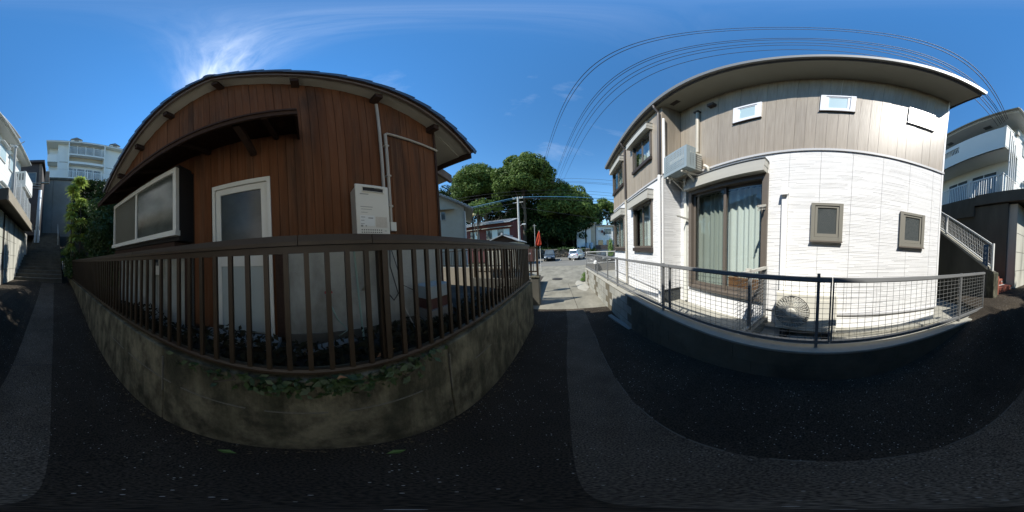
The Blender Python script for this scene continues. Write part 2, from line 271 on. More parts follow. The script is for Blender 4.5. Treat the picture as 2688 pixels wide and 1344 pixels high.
# ------------------------------------------------------------------ geometry helpers
ORG = {}
def rotz(az): return -R(az)                     # az is clockwise seen from above
class MB:
    def __init__(s): s.v = []; s.f = []
    def add(s, vs, fs):
        o = len(s.v); s.v += [tuple(map(float, q)) for q in vs]; s.f += [tuple(i + o for i in f) for f in fs]; return s
    def box(s, x0, x1, y0, y1, z0, z1):
        return s.hexa([(x0, y0, z0), (x1, y0, z0), (x1, y1, z0), (x0, y1, z0), (x0, y0, z1), (x1, y0, z1), (x1, y1, z1), (x0, y1, z1)])
    def hexa(s, p): return s.add(p, [(3, 2, 1, 0), (4, 5, 6, 7), (0, 1, 5, 4), (1, 2, 6, 5), (2, 3, 7, 6), (3, 0, 4, 7)])
    def obox(s, c, u, v, w):                    # centre and three half vectors
        c, u, v, w = map(Vector, (c, u, v, w)); return s.hexa([c + a * u + b * v + d * w for d in (-1, 1) for a, b in ((-1, -1), (1, -1), (1, 1), (-1, 1))])
    def prism(s, poly, axis, a, b):             # polygon in the two other axes, swept along axis
        n = len(poly)
        def P(q, t): return {'x': (t, q[0], q[1]), 'y': (q[0], t, q[1]), 'z': (q[0], q[1], t)}[axis]
        return s.add([P(q, a) for q in poly] + [P(q, b) for q in poly], [tuple(range(n))[::-1], tuple(range(n, 2 * n))] + [(i, (i + 1) % n, n + (i + 1) % n, n + i) for i in range(n)])
    def tube(s, pts, r, n=8, r1=None):
        pts = [Vector(p) for p in pts]; k = len(pts); vs = []; fs = []; rr = [r + ((r1 if r1 is not None else r) - r) * i / max(1, k - 1) for i in range(k)]
        pu = None
        for i, p in enumerate(pts):
            d = (pts[min(i + 1, k - 1)] - pts[max(i - 1, 0)]).normalized()
            u = d.cross(Vector((0, 0, 1))) if abs(d.z) < 0.95 else d.cross(Vector((1, 0, 0)))
            if pu is not None and u.dot(pu) < 0 and abs(u.dot(pu)) > 0.1: u = -u
            u.normalize(); pu = u; w = d.cross(u)
            vs += [p + rr[i] * (math.cos(2 * PI * j / n) * u + math.sin(2 * PI * j / n) * w) for j in range(n)]
        for i in range(k - 1):
            for j in range(n): fs.append((i * n + j, i * n + (j + 1) % n, (i + 1) * n + (j + 1) % n, (i + 1) * n + j))
        fs += [tuple(range(n))[::-1], tuple(range((k - 1) * n, k * n))]
        return s.add(vs, fs)
    def lathe(s, c, prof, n=16, axis='z'):      # prof: (radius, height)
        vs = []; fs = []; k = len(prof)
        for r, h in prof:
            for j in range(n):
                a = 2 * PI * j / n; q = (r * math.cos(a), r * math.sin(a))
                vs.append({'z': (c[0] + q[0], c[1] + q[1], c[2] + h), 'x': (c[0] + h, c[1] + q[0], c[2] + q[1]), 'y': (c[0] + q[0], c[1] + h, c[2] + q[1])}[axis])
        for i in range(k - 1):
            for j in range(n): fs.append((i * n + j, i * n + (j + 1) % n, (i + 1) * n + (j + 1) % n, (i + 1) * n + j))
        fs += [tuple(range(n))[::-1], tuple(range((k - 1) * n, k * n))]
        return s.add(vs, fs)
    def ring(s, c, r, t, axis='x', n=28, m=5):  # thin torus
        vs = []; fs = []
        for i in range(n):
            a = 2 * PI * i / n
            for j in range(m):
                b = 2 * PI * j / m; q = (r + t * math.cos(b)); h = t * math.sin(b); p = (q * math.cos(a), q * math.sin(a))
                vs.append({'x': (c[0] + h, c[1] + p[0], c[2] + p[1]), 'z': (c[0] + p[0], c[1] + p[1], c[2] + h), 'y': (c[0] + p[0], c[1] + h, c[2] + p[1])}[axis])
        for i in range(n):
            for j in range(m): fs.append((i * m + j, ((i + 1) % n) * m + j, ((i + 1) % n) * m + (j + 1) % m, i * m + (j + 1) % m))
        return s.add(vs, fs)
    def mesh(s, name, org=(0, 0, 0)):
        me = bpy.data.meshes.new(name); me.from_pydata([(a - org[0], b - org[1], c - org[2]) for a, b, c in s.v], [], s.f); me.update(); return me
    def build(s, name, m, parent=None, az=0, smooth=False, bevel=0.0, base=None):
        if parent is not None: org = ORG[parent.name]
        elif base is not None: org = base
        else:
            q = np.array(s.v); org = ((q[:, 0].min() + q[:, 0].max()) / 2, (q[:, 1].min() + q[:, 1].max()) / 2, q[:, 2].min())
        me = s.mesh(name, org); me.materials.append(M[m] if isinstance(m, str) else m)
        if smooth:
            me.polygons.foreach_set('use_smooth', [True] * len(me.polygons))
        o = bpy.data.objects.new(name, me); C.objects.link(o)
        if bevel:
            b = o.modifiers.new('bevel', 'BEVEL'); b.width = bevel; b.segments = 2; b.limit_method = 'ANGLE'
        if parent is not None: o.parent = parent; ORG[o.name] = org
        else:
            ORG[o.name] = org; o.location = Matrix.Rotation(rotz(az), 3, 'Z') @ Vector(org); o.rotation_euler = (0, 0, rotz(az))
        return o
def tag(o, label=None, cat=None, group=None, kind=None):
    if label: o['label'] = label
    if cat: o['category'] = cat
    if group: o['group'] = group
    if kind: o['kind'] = kind
    return o
def T(name, label, cat, base=(0, 0, 0), az=0, group=None, kind=None):
    o = bpy.data.objects.new(name, None); C.objects.link(o); o.empty_display_size = 0.2
    o.location = Matrix.Rotation(rotz(az), 3, 'Z') @ Vector(base); o.rotation_euler = (0, 0, rotz(az)); ORG[o.name] = base
    return tag(o, label, cat, group, kind)
def piece(me, name, parent, pos=(0, 0, 0), rz=0.0, scale=None, rot=None):   # a part that shares a mesh
    o = bpy.data.objects.new(name, me); C.objects.link(o); o.parent = parent; g = ORG[parent.name]
    o.location = (pos[0] - g[0], pos[1] - g[1], pos[2] - g[2]); o.rotation_euler = rot or (0, 0, rz)
    if scale: o.scale = scale
    ORG[o.name] = pos
    return o
def copy_tree(o, parent=None):
    c = o.copy(); C.objects.link(c); c.parent = parent; ORG[c.name] = ORG[o.name]
    for ch in o.children: copy_tree(ch, c)
    return c
def struct(o): return tag(o, kind='structure')
def mesh_of(mb, name, m): me = mb.mesh(name); me.materials.append(M[m]); return me
def leaf_mesh(name, cents, norms, size, m, aspect=1.0, jitter=0.8, org=(0, 0, 0)):
    n = len(cents); cents = np.asarray(cents, float) - np.array(org); norms = np.asarray(norms, float) + RNG.normal(0, jitter, (n, 3))
    norms /= np.linalg.norm(norms, axis=1)[:, None] + 1e-9
    a = np.cross(norms, RNG.normal(0, 1, (n, 3))); a /= np.linalg.norm(a, axis=1)[:, None] + 1e-9; b = np.cross(norms, a)
    sz = size * RNG.uniform(0.6, 1.3, (n, 1)); a = a * sz * aspect; b = b * sz * 0.55
    bend = norms * sz * 0.18
    v = np.stack([cents - a, cents - b + bend, cents + a, cents + b + bend], 1).reshape(-1, 3)
    me = bpy.data.meshes.new(name); me.vertices.add(4 * n); me.vertices.foreach_set('co', v.ravel()); me.loops.add(4 * n); me.loops.foreach_set('vertex_index', np.arange(4 * n, dtype=np.int32))
    me.polygons.add(n); me.polygons.foreach_set('loop_start', np.arange(0, 4 * n, 4, dtype=np.int32)); me.polygons.foreach_set('loop_total', np.full(n, 4, dtype=np.int32))
    me.update(); me.validate(); me.materials.append(M[m]); return me
def clump_points(clumps, per, shell=0.55):      # leaf positions on the shells of many small ellipsoids
    P = []; N = []
    for (c, r) in clumps:
        k = max(8, int(per * r[0] * r[1])); d = RNG.normal(0, 1, (k, 3)); d /= np.linalg.norm(d, axis=1)[:, None]
        rad = shell + (1 - shell) * RNG.uniform(0, 1, (k, 1)) ** 0.6
        P.append(np.array(c) + d * rad * np.array(r)); N.append(d + np.array([0, 0, 0.35]))
    return np.concatenate(P), np.concatenate(N)
def leaf_obj(name, me, parent, kind=None):
    o = bpy.data.objects.new(name, me); C.objects.link(o)
    if parent is not None: o.parent = parent; ORG[o.name] = ORG[parent.name]
    else: ORG[o.name] = (0, 0, 0)
    if kind: o['kind'] = kind
    return o

# ------------------------------------------------------------------ ground, alley, street
def sm(t): t = min(1, max(0, t)); return t * t * (3 - 2 * t)
def road_h(x, y):
    zl = 0.82 * sm((-0.3 - y) / 7.6); zr = 0.36 * sm((3.7 - y) / 3.4) + 0.54 * sm((-0.3 - y) / 2.5)
    s = sm((x - 0.45) / 0.95); return zl * (1 - s) + zr * s
def strip(x0, x1, y0_, y1_, n, nx=3, dz=0.0, f=None):
    f = f or road_h; b = MB(); vs = []; fs = []
    for i in range(n + 1):
        y = y0_ + (y1_ - y0_) * i / n
        for j in range(nx + 1):
            x = (x0(y) if callable(x0) else x0) * (1 - j / nx) + (x1(y) if callable(x1) else x1) * j / nx
            vs.append((x, y, f(x, y) + dz))
    for i in range(n):
        for j in range(nx): a = i * (nx + 1) + j; fs.append((a, a + 1, a + nx + 2, a + nx + 1))
    return b.add(vs, fs)
g = MB().add([(-900, -900, -0.25), (900, -900, -0.25), (900, 900, -0.25), (-900, 900, -0.25)], [(0, 1, 2, 3)]).build('ground', 'ground', base=(0, 0, -0.25)); struct(g)
xr = lambda y: 1.5 - 0.05 * y if y > -2.7 else 2.2
alley = T('alley', None, None, (0, 0, 0), kind='structure')
def isl(y): return -0.035 + 0.015 * math.sin(y * 2.2) * (1 if y > 1.2 else 0.3)
def isr(y): return 0.5 + 0.012 * math.sin(y * 1.7 + 1) - (0.03 * max(0, y - 3))
strip(-1.15, isl, -8.2, 4.7, 60, 4).build('asphalt_strip', 'asphalt', alley)
strip(isl, isr, -8.2, 4.7, 60, 3).build('asphalt_strip', 'strip', alley)
strip(isr, lambda y: 1.5 - 0.05 * y if y > -2.6 else 2.4, -8.2, 4.7, 60, 12).build('asphalt_strip', 'asphalt', alley)
# thin raised lip of old mortar along the strip, with gaps
lip = MB()
y = -1.4
while y < 2.9:
    w = random.uniform(0.15, 0.5); x = isr(y)
    x2 = isr(y + w)
    lip.hexa([(x - .004, y, road_h(x, y) - .01), (x + .006, y, road_h(x, y) - .01), (x2 + .006, y + w, road_h(x2, y + w) - .01), (x2 - .004, y + w, road_h(x2, y + w) - .01),
              (x - .004, y, road_h(x, y) + .004), (x + .006, y, road_h(x, y) + .004), (x2 + .006, y + w, road_h(x2, y + w) + .004), (x2 - .004, y + w, road_h(x2, y + w) + .004)])
    y += w + random.choice([0.02, 0.05, 0.2])
lip.build('strip_lip', 'dark_concrete', alley)
strip(-1.6, lambda y: 1.45 - .05 * y, 4.7, 9.2, 14, 6, f=lambda x, y: 0.0).build('concrete_lane', 'street', alley)
for (a, b_) in (((0.30, 4.72), (0.05, 8.6)), ((-0.9, 6.6), (0.1, 6.65))):   # cast joints of the lane
    d = (Vector((*b_, 0)) - Vector((*a, 0))); nrm = Vector((-d.y, d.x, 0)).normalized() * 0.006; A = Vector((*a, .003)); B = Vector((*b_, .003))
    MB().add([A - nrm, B - nrm, B + nrm, A + nrm], [(0, 1, 2, 3)]).build('lane_joint', 'asphalt', alley)
for (a, b_) in (((-.03, 2.95), (.52, 2.93)), ((-.03, 3.62), (.47, 3.63)), ((.53, 2.92), (1.2, 2.98)), ((-.75, 3.3), (-.04, 3.26)), ((-.03, -2.3), (.5, -2.2)), ((-.52, 3.2), (-.5, 4.6))):   # tar seams round old patches
    A_ = Vector((*a, 0)); B_ = Vector((*b_, 0)); nrm = Vector((-(B_ - A_).y, (B_ - A_).x, 0)).normalized(); vs = []; fs = []
    for i in range(13):
        p = A_.lerp(B_, i / 12) + nrm * .012 * math.sin(i * 2.3 + a[0] * 9); w_ = .006 + .004 * math.sin(i * 1.7)
        for s_ in (-1, 1): q = p + nrm * w_ * s_; vs.append((q.x, q.y, road_h(q.x, q.y) + .004))
    for i in range(12): fs.append((2 * i, 2 * i + 2, 2 * i + 3, 2 * i + 1))
    MB().add(vs, fs).build('tar_seam', 'black', alley)
MB().hexa([(1.00, 3.93, -.02), (1.10, 3.97, -.02), (1.33, 2.92, -.02), (1.21, 2.88, -.02), (1.00, 3.93, .035), (1.10, 3.97, .035), (1.33, 2.92, .035), (1.21, 2.88, .035)]).build('kerb_slab', 'grey_concrete', alley)
mr = MB(); vs = [(.78, 8.0, .05)]; fs = []; nr = 28
for ring_, hz in ((.35, .045), (.7, .03), (1.0, .004)):
    for i in range(nr):
        a = 2 * PI * i / nr; w_ = 1 + .10 * math.sin(3 * a + 1) + .06 * math.sin(7 * a); vs.append((min(.78 + .36 * ring_ * w_ * math.cos(a), 1.03), 8.0 + 1.15 * ring_ * w_ * math.sin(a), hz + (.02 if math.cos(a) > .6 and ring_ > .5 else 0)))
for i in range(nr): fs.append((0, 1 + i, 1 + (i + 1) % nr))
for k in range(2):
    for i in range(nr): a = 1 + k * nr + i; b_ = 1 + k * nr + (i + 1) % nr; fs.append((a, a + nr, b_ + nr, b_))
mr.add(vs, fs).build('mortar_ramp', 'cream_concrete', alley, smooth=True)
st = MB().add([(-60, 9.2, -.02), (60, 9.2, -.02), (60, 17.5, .05), (-60, 17.5, .05)], [(0, 1, 2, 3)]).build('street', 'street', base=(0, 12, 0)); struct(st)
pk = MB().add([(-9, 17.5, .05), (60, 17.5, .05), (60, 31, .3), (-9, 31, .3)], [(0, 1, 2, 3)]).build('parking_lot', 'lot', base=(0, 24, 0)); struct(pk)
for (x, y_) in ((-0.9, 24.0), (1.0, 22.6), (3.6, 22.4)):
    tag(MB().box(x, x + .12, y_, y_ + 2.4, .16, .21 + .02 * (y_ - 20)).build('parking_line', 'whiteline', pk))
mh = T('manhole_cover', 'round iron manhole cover set in the street at the end of the alley', 'manhole cover', (-0.58, 9.9, 0.0))
MB().lathe((-0.58, 9.9, -.04), [(0.32, 0), (0.32, 0.055), (0.30, 0.058)], 20).build('frame_ring', 'iron', mh)
MB().lathe((-0.58, 9.9, -.03), [(0.27, 0), (0.27, 0.054), (0.1, 0.054), (0.09, 0.05)], 20).build('cover_plate', 'iron', mh)
lot = MB().add([(1.70, -3.15, .54), (9, -3.15, .54), (9, 9.4, .54), (1.10, 9.4, .54)], [(0, 1, 2, 3)]).build('yard_ground', 'cream_concrete', base=(4, 3, .54)); struct(lot)
soil = strip(-12, -0.93, -9.6, 3.95, 24, 16, f=lambda x, y: 0.86 + 0.05 * math.sin(x * 5 + y * 3) + 0.03 * math.sin(y * 9)).build('garden_soil', 'soil', base=(-5, -2, .8)); struct(soil)
soil2 = MB().add([(-12, 3.95, .35), (-1.1, 3.95, .35), (-1.3, 9.2, .3), (-12, 9.2, .3)], [(0, 1, 2, 3)]).build('garden_soil', 'soil', base=(-5, 6, .3)); struct(soil2)

# ------------------------------------------------------------------ brown timber house (its own frame: wall plane x = -1.79)
BA = -1.3
WX = -1.79
bh = T('timber_house', 'old brown timber house with a gable roof behind the bronze railing fence', 'house', (-4.5, -0.95, 0.86), BA)
RID, RZ, SLO = -0.95, 5.66, 0.475
def gz(y): return RZ - SLO * abs(y - RID)
YL, YR = -3.82, 1.93
# core walls (inside the boards)
core = MB().prism([(YL, .8), (YR, .8), (YR, gz(YR)), (RID, RZ), (YL, gz(YL))], 'x', -9.5, WX - .03)
core.build('wall', 'darkwood', bh)
# vertical boards, each its own part
wb = 0.0985; y = YL; k = 0
while y < YR - .02:
    ya, yb = y + .002, min(y + wb, YR) - .002
    ym = (ya + yb) / 2
    bot = 1.93
    if -1.5 < ym < -1.16 or (-.36 < ym < -.24): bot = .93
    spans = [(bot, None)]
    if -1.16 < ym < -.36: spans = [(2.86, None)]
    if -3.62 < ym < -1.5: spans = [(3.25, None)]
    for z0, z1 in spans:
        top = (gz(ya) - .01, gz(yb) - .01); ex = 0.003 * ((k * 7) % 3)
        MB().hexa([(WX - .03, ya, z0), (WX + ex, ya, z0), (WX + ex, yb, z0), (WX - .03, yb, z0), (WX - .03, ya, top[0]), (WX + ex, ya, top[0]), (WX + ex, yb, top[1]), (WX - .03, yb, top[1])]).build('siding_board', 'board', bh)
    y += wb; k += 1
MB().box(WX - .02, WX + .018, YR - .012, YR + .03, 1.0, gz(YR)).build('corner_board', 'darkwood', bh)
# rendered lower wall
MB().box(WX - .03, WX + .012, -.24, YR - .01, .8, 1.93).build('plaster_wall', 'plaster', bh)
MB().box(WX - .03, WX + .012, -3.8, -1.5, .8, 2.0).build('plaster_wall', 'plaster', bh)
MB().box(WX, WX + .03, -.24, YR, .8, .96).build('plinth', 'dark_concrete', bh)
MB().box(WX - .03, WX + .04, -1.62, -1.5, .86, 1.95).build('post', 'darkwood', bh)
MB().box(WX + .015, WX + .05, -.335, -.245, .92, 1.93).build('door_post', 'darkwood', bh)
# gable eaves: soffit, barge boards, purlin ends
BX = -1.56
for sgn, ye in ((1, 2.62), (-1, -4.42)):
    ze = gz(ye)
    MB().hexa([(WX - .02, RID, RZ - .0), (BX, RID, RZ), (BX, ye, ze), (WX - .02, ye, ze), (WX - .02, RID, RZ + .02), (BX, RID, RZ + .02), (BX, ye, ze + .02), (WX - .02, ye, ze + .02)]).build('soffit', 'soffit', bh)
    MB().hexa([(BX - .001, RID, RZ - .03), (BX + .035, RID, RZ - .03), (BX + .035, ye, ze - .03), (BX - .001, ye, ze - .03), (BX - .001, RID, RZ + .12), (BX + .035, RID, RZ + .12), (BX + .035, ye, ze + .12), (BX - .001, ye, ze + .12)]).build('barge_board', 'barge', bh)
    MB().hexa([(BX + .037, RID, RZ + .03), (BX + .055, RID, RZ + .03), (BX + .055, ye, ze + .03), (BX + .037, ye, ze + .03), (BX + .037, RID, RZ + .12), (BX + .055, RID, RZ + .12), (BX + .055, ye, ze + .12), (BX + .037, ye, ze + .12)]).build('barge_trim', 'darkwood', bh)
    # eave soffit running back along the side, fascia
    yw = YR if sgn > 0 else YL
    MB().hexa([(-9.5, yw, gz(yw) - .02), (WX, yw, gz(yw) - .02), (WX, ye, ze - .02), (-9.5, ye, ze - .02), (-9.5, yw, gz(yw)), (WX, yw, gz(yw)), (WX, ye, ze), (-9.5, ye, ze)]).build('eave_soffit', 'soffit', bh)
    MB().box(-9.5, BX + .03, min(ye, ye + .04 * sgn), max(ye, ye + .04 * sgn), ze - .14, ze + .10).build('eave_fascia', 'darkwood', bh)
    # roof deck under the tiles
    MB().hexa([(-9.5, RID, RZ + .03), (BX + .03, RID, RZ + .03), (BX + .03, ye, ze + .03), (-9.5, ye, ze + .03), (-9.5, RID, RZ + .085), (BX + .03, RID, RZ + .085), (BX + .03, ye, ze + .085), (-9.5, ye, ze + .085)]).build('roof_deck', 'darkwood', bh)
    # tiles: verge tiles one by one, the rest of the slope as one
    L = math.hypot(ye - RID, ze - RZ); nt_ = 13 if sgn > 0 else 13; cs = L / nt_; ang = math.atan2(SLO, 1)
    uy, uz = sgn * math.cos(ang), -math.sin(ang); ny_, nz_ = sgn * math.sin(ang), math.cos(ang)
    rest = MB()
    for i in range(nt_ + 1):
        s0, s1 = i * cs - .03, (i + 1) * cs + .05
        if i == nt_: s1 = i * cs + .10
        def tile(b, xa, xb, z_lo=.075, th=.04):
            c = []
            for off in (z_lo, z_lo + th):
                for (xx, ss, ex) in ((xa, s0, 0), (xb, s0, 0), (xb, s1, .064), (xa, s1, .064)):
                    o_ = off + ex; c.append((xx, RID + uy * ss + ny_ * o_, RZ + uz * ss + nz_ * o_))
            b.hexa(c)
        b = MB(); tile(b, BX - .22, BX + .085); b.hexa([(BX + .062, RID + uy * a_ + ny_ * h_, RZ + uz * a_ + nz_ * h_) if q == 0 else (BX + .087, RID + uy * a_ + ny_ * h_, RZ + uz * a_ + nz_ * h_) for (q, a_, h_) in ((0, s0 + .05, .03), (1, s0 + .05, .03), (1, s1, .055), (0, s1, .055), (0, s0 + .05, .085), (1, s0 + .05, .085), (1, s1, .125), (0, s1, .125))])
        b.build('verge_tile', 'rooftile', bh)
        for j in range(28): tile(rest, BX - .22 - .27 * (j + 1) + .01, BX - .22 - .27 * j - .01, .078 + .008 * (j % 2))
    tag(rest.build('roof_tiles', 'rooftile', bh), kind='stuff')
rd = MB().prism([(RID - .15, RZ + .06), (RID + .15, RZ + .06), (RID + .08, RZ + .165), (RID - .08, RZ + .165)], 'x', -9.5, BX + .08); rd.build('roof_ridge', 'rooftile', bh)
MB().lathe((BX + .07, RID, RZ + .085), [(0.08, 0), (0.08, .03), (0.05, .05)], 14, 'x').build('ridge_end_tile', 'rooftile', bh)
for yb in (-3.72, -2.82, -1.9, -.95, 0.0, .93, 1.83):
    z = gz(yb)
    MB().box(WX - .02, BX - .04, yb - .047, yb + .047, z - .16, z - .035).build('purlin_end', 'darkwood', bh)
# lean-to awning
AX = -1.2
MB().hexa([(WX - .02, -4.0, 3.60), (AX, -4.0, 3.36), (AX, -.03, 3.36), (WX - .02, -.03, 3.60), (WX - .02, -4.0, 3.64), (AX, -4.0, 3.40), (AX, -.03, 3.40), (WX - .02, -.03, 3.64)]).build('awning_roof', 'darkwood', bh)
MB().box(AX - .002, AX + .025, -4.02, -.01, 3.31, 3.42).build('awning_fascia', 'darkwood', bh)
MB().box(AX + .027, AX + .04, -4.02, -.01, 3.375, 3.405).build('awning_trim', 'darkwood', bh)
MB().hexa([(WX, -.03, 3.47), (AX, -.03, 3.30), (AX, -.008, 3.30), (WX, -.008, 3.47), (WX, -.03, 3.66), (AX, -.03, 3.42), (AX, -.008, 3.42), (WX, -.008, 3.66)]).build('awning_side_board', 'darkwood', bh)
for i in range(5):
    y1 = -.3 - i * .9
    MB().hexa([(WX, y1, 3.50), (AX, y1, 3.30), (AX, y1 + .05, 3.30), (WX, y1 + .05, 3.50), (WX, y1, 3.595), (AX, y1, 3.355), (AX, y1 + .05, 3.355), (WX, y1 + .05, 3.595)]).build('awning_rafter', 'darkwood', bh)
MB().obox((WX + .27, -.55, 3.33), (.25, 0, .06), (0, .035, 0), (-.012, 0, .04)).build('awning_bracket', 'darkwood', bh)
# bay window box with two sliding panes
bw = MB(); FX = -1.46
bw.box(WX - .2, FX - .06, -3.6, -1.5, 2.12, 3.3)
bayo = bw.build('bay_window', 'black', bh)
MB().box(FX - .06, FX, -3.6, -1.5, 3.15, 3.23).build('frame', 'whitealu', bayo); MB().box(FX - .06, FX + .03, -3.62, -1.48, 2.18, 2.25).build('sill', 'whitealu', bayo)
MB().box(FX - .06, FX, -3.6, -3.55, 2.25, 3.15).build('frame', 'whitealu', bayo); MB().box(FX - .06, FX, -1.56, -1.5, 2.25, 3.15).build('frame', 'whitealu', bayo)
MB().box(FX - .05, FX - .012, -2.58, -2.53, 2.252, 3.148).build('mullion', 'whitealu', bayo)
MB().box(FX - .045, FX - .03, -2.527, -1.562, 2.255, 3.145).build('pane', 'hazeglass', bayo); MB().box(FX - .045, FX - .035, -3.548, -2.583, 2.255, 3.145).build('pane', 'panedull', bayo)
MB().box(WX, FX - .02, -3.55, -1.55, 2.02, 2.10).build('bay_floor_beam', 'darkwood', bh)
MB().box(WX + .02, WX + .2, -2.75, -1.42, 1.99, 2.015).build('ledge', 'whitealu', bh)
# back door
dr = MB().box(WX - .03, WX - .02, -1.12, -.38, .93, 2.83).build('back_door', 'doorpanel', bh)
for a in ((-1.13, -1.09), (-.41, -.37)): MB().box(WX - .03, WX + .035, a[0], a[1], .93, 2.86).build('door_frame', 'whitealu', dr)
MB().box(WX - .03, WX + .035, -1.09, -.41, 2.80, 2.86).build('door_frame', 'whitealu', dr)
for (a, b, c, d) in ((-1.085, -1.015, .95, 2.795), (-.485, -.415, .95, 2.795)): MB().box(WX - .015, WX + .015, a, b, c, d).build('door_stile', 'whitealu', dr)
for (c, d) in ((2.71, 2.795), (1.77, 1.92)): MB().box(WX - .015, WX + .013, -1.015, -.485, c, d).build('door_rail', 'whitealu', dr)
MB().box(WX - .012, WX - .002, -1.014, -.486, 1.921, 2.709).build('door_glass', 'doorglass', dr)
MB().box(WX - .012, WX + .004, -1.014, -.486, .96, 1.769).build('door_panel', 'doorpanel', dr)
MB().box(WX + .016, WX + .05, -.465, -.435, 1.80, 1.90).build('door_knob', 'iron', dr)
MB().box(WX, WX + .35, -1.2, -.3, .84, .93).build('door_step', 'grey_concrete', bh)
# wall pipes
MB().tube([(WX + .035, .955, gz(.955) - .2), (WX + .035, .955, 2.6)], .021, 8).build('conduit', 'pvc', bh)
MB().tube([(WX + .04, 1.03, 2.2), (WX + .04, 1.03, 3.72), (WX + .04, 1.05, 3.745), (WX + .04, 1.95, 3.75)], .021, 8).build('conduit', 'pvc', bh)
for z in (2.45, 2.9, 3.45): MB().box(WX + .005, WX + .065, 1.0, 1.06, z, z + .025).build('pipe_clip', 'pvc', bh)
MB().box(WX + .01, WX + .09, .995, 1.075, 2.13, 2.24).build('pipe_cover', 'whitealu', bh)
# rear wing of the same house
MB().box(-9.5, -2.95, YR + .02, 2.75, .5, 3.85).build('wing_wall', 'darkwood', bh)
MB().hexa([(-9.5, 1.96, 3.97), (-2.47, 1.96, 3.97), (-2.47, 3.08, 3.72), (-9.5, 3.08, 3.72), (-9.5, 1.96, 4.0), (-2.47, 1.96, 4.0), (-2.47, 3.08, 3.75), (-9.5, 3.08, 3.75)]).build('wing_soffit', 'soffit', bh)
MB().hexa([(-9.5, 1.96, 4.01), (-2.42, 1.96, 4.01), (-2.42, 3.14, 3.755), (-9.5, 3.14, 3.755), (-9.5, 1.96, 4.14), (-2.42, 1.96, 4.14), (-2.42, 3.14, 3.88), (-9.5, 3.14, 3.88)]).build('wing_roof', 'darkwood', bh)
MB().hexa([(-2.47, 1.96, 3.93), (-2.40, 1.96, 3.93), (-2.40, 3.15, 3.67), (-2.47, 3.15, 3.67), (-2.47, 1.96, 4.16), (-2.40, 1.96, 4.16), (-2.40, 3.15, 3.89), (-2.47, 3.15, 3.89)]).build('wing_barge_board', 'barge', bh)

# gas water heater on the timber wall
wh = T('water_heater', 'beige gas water heater box hung on the brown board wall', 'water heater', (-1.66, .76, 2.0), BA)
hx = WX + .235
MB().box(WX + .01, hx - .025, .53, .885, 2.03, 2.615).build('back_box', 'heater', wh, bevel=.008)
MB().box(hx - .028, hx, .515, .90, 2.02, 2.63).build('front_cover', 'heater', wh, bevel=.012)
MB().lathe((hx - .004, .71, 2.565), [(.001, 0), (.028, 0), (.028, .008), (.02, .012)], 12, 'x').build('vent_rim', 'black', wh)
vent = MB().box(hx, hx + .006, .60, .83, 2.545, 2.585); vent.build('exhaust_slot', 'black', wh, bevel=.002)
MB().box(hx, hx + .012, .59, .84, 2.588, 2.594).build('vent_lip', 'heater', wh)
MB().box(hx, hx + .012, .59, .84, 2.536, 2.542).build('vent_lip', 'heater', wh)
pr = MB()
for (a, b, z, h) in ((.565, .66, 2.50, .012), (.565, .70, 2.352, .008), (.57, .69, 2.325, .006), (.57, .64, 2.29, .005), (.565, .61, 2.235, .008), (.645, .70, 2.225, .012), (.565, .60, 2.20, .007), (.56, .60, 2.165, .006), (.56, .585, 2.135, .02), (.61, .625, 2.138, .014), (.83, .855, 2.092, .006)): MB().box(hx, hx + .0012, a, b, z, z + h).build('print', 'print', wh)
MB().box(hx, hx + .0009, .555, .715, 2.145, 2.26).build('sticker', 'sticker', wh); MB().box(hx, hx + .0009, .73, .865, 2.13, 2.25).build('sticker', 'sticker_tan', wh)
dm = mesh_of(MB().box(0, .0014, 0, .011, 0, .011), 'air_hole', 'black')
for r_ in range(3):
    for c_ in range(10): piece(dm, 'air_hole', wh, (hx, .565 + c_ * .0245, 2.045 + r_ * .026))
MB().tube([(WX + .12, .62, 2.02), (WX + .12, .62, 1.5), (WX + .05, .62, 1.45)], .02, 8).build('water_pipe', 'pvc', wh)
MB().tube([(WX + .12, .78, 2.02), (WX + .12, .78, 1.0)], .016, 8).build('water_pipe', 'bluepipe', wh)
hose = [(WX + .06, .98, 1.9), (WX + .08, .96, 1.7), (WX + .07, 1.02, 1.5), (WX + .09, 1.05, 1.35), (WX + .08, .99, 1.27), (WX + .07, .93, 1.36)]
tag(MB().tube(hose, .008, 6).build('garden_hose', 'hose', az=BA, smooth=True), 'black hose hanging in a loop on the plaster wall behind the railing', 'hose')
tag(MB().tube([(WX + .06, 1.0, 1.9), (WX + .09, 1.12, 1.45), (WX + .10, 1.35, 1.32), (WX + .15, 1.5, 1.3)], .006, 6).build('cable', 'hose', az=BA, smooth=True), 'thin dark cable sagging from the plaster wall towards the grey box', 'cable')
tp = T('garden_tap', 'red handled garden tap on the plaster wall left of the water heater pipes', 'tap', (WX + .05, .22, 1.35), BA)
MB().tube([(WX, .22, 1.42), (WX + .08, .22, 1.42), (WX + .1, .22, 1.36)], .014, 8).build('spout', 'iron', tp); MB().box(WX + .05, WX + .09, .18, .26, 1.45, 1.47).build('handle', 'redtap', tp)
tag(MB().tube([(WX + .1, .22, 1.36), (WX + .12, .3, 1.15), (WX + .13, .4, 1.02), (WX + .12, .3, .95)], .009, 6).build('garden_hose', 'greenhose', az=BA, smooth=True), 'green hose hanging from the red handled tap', 'hose')
bx = T('storage_box', 'pale blue grey box with a red lidded box under it beside the plaster wall', 'box', (-1.6, 1.5, .86), BA)
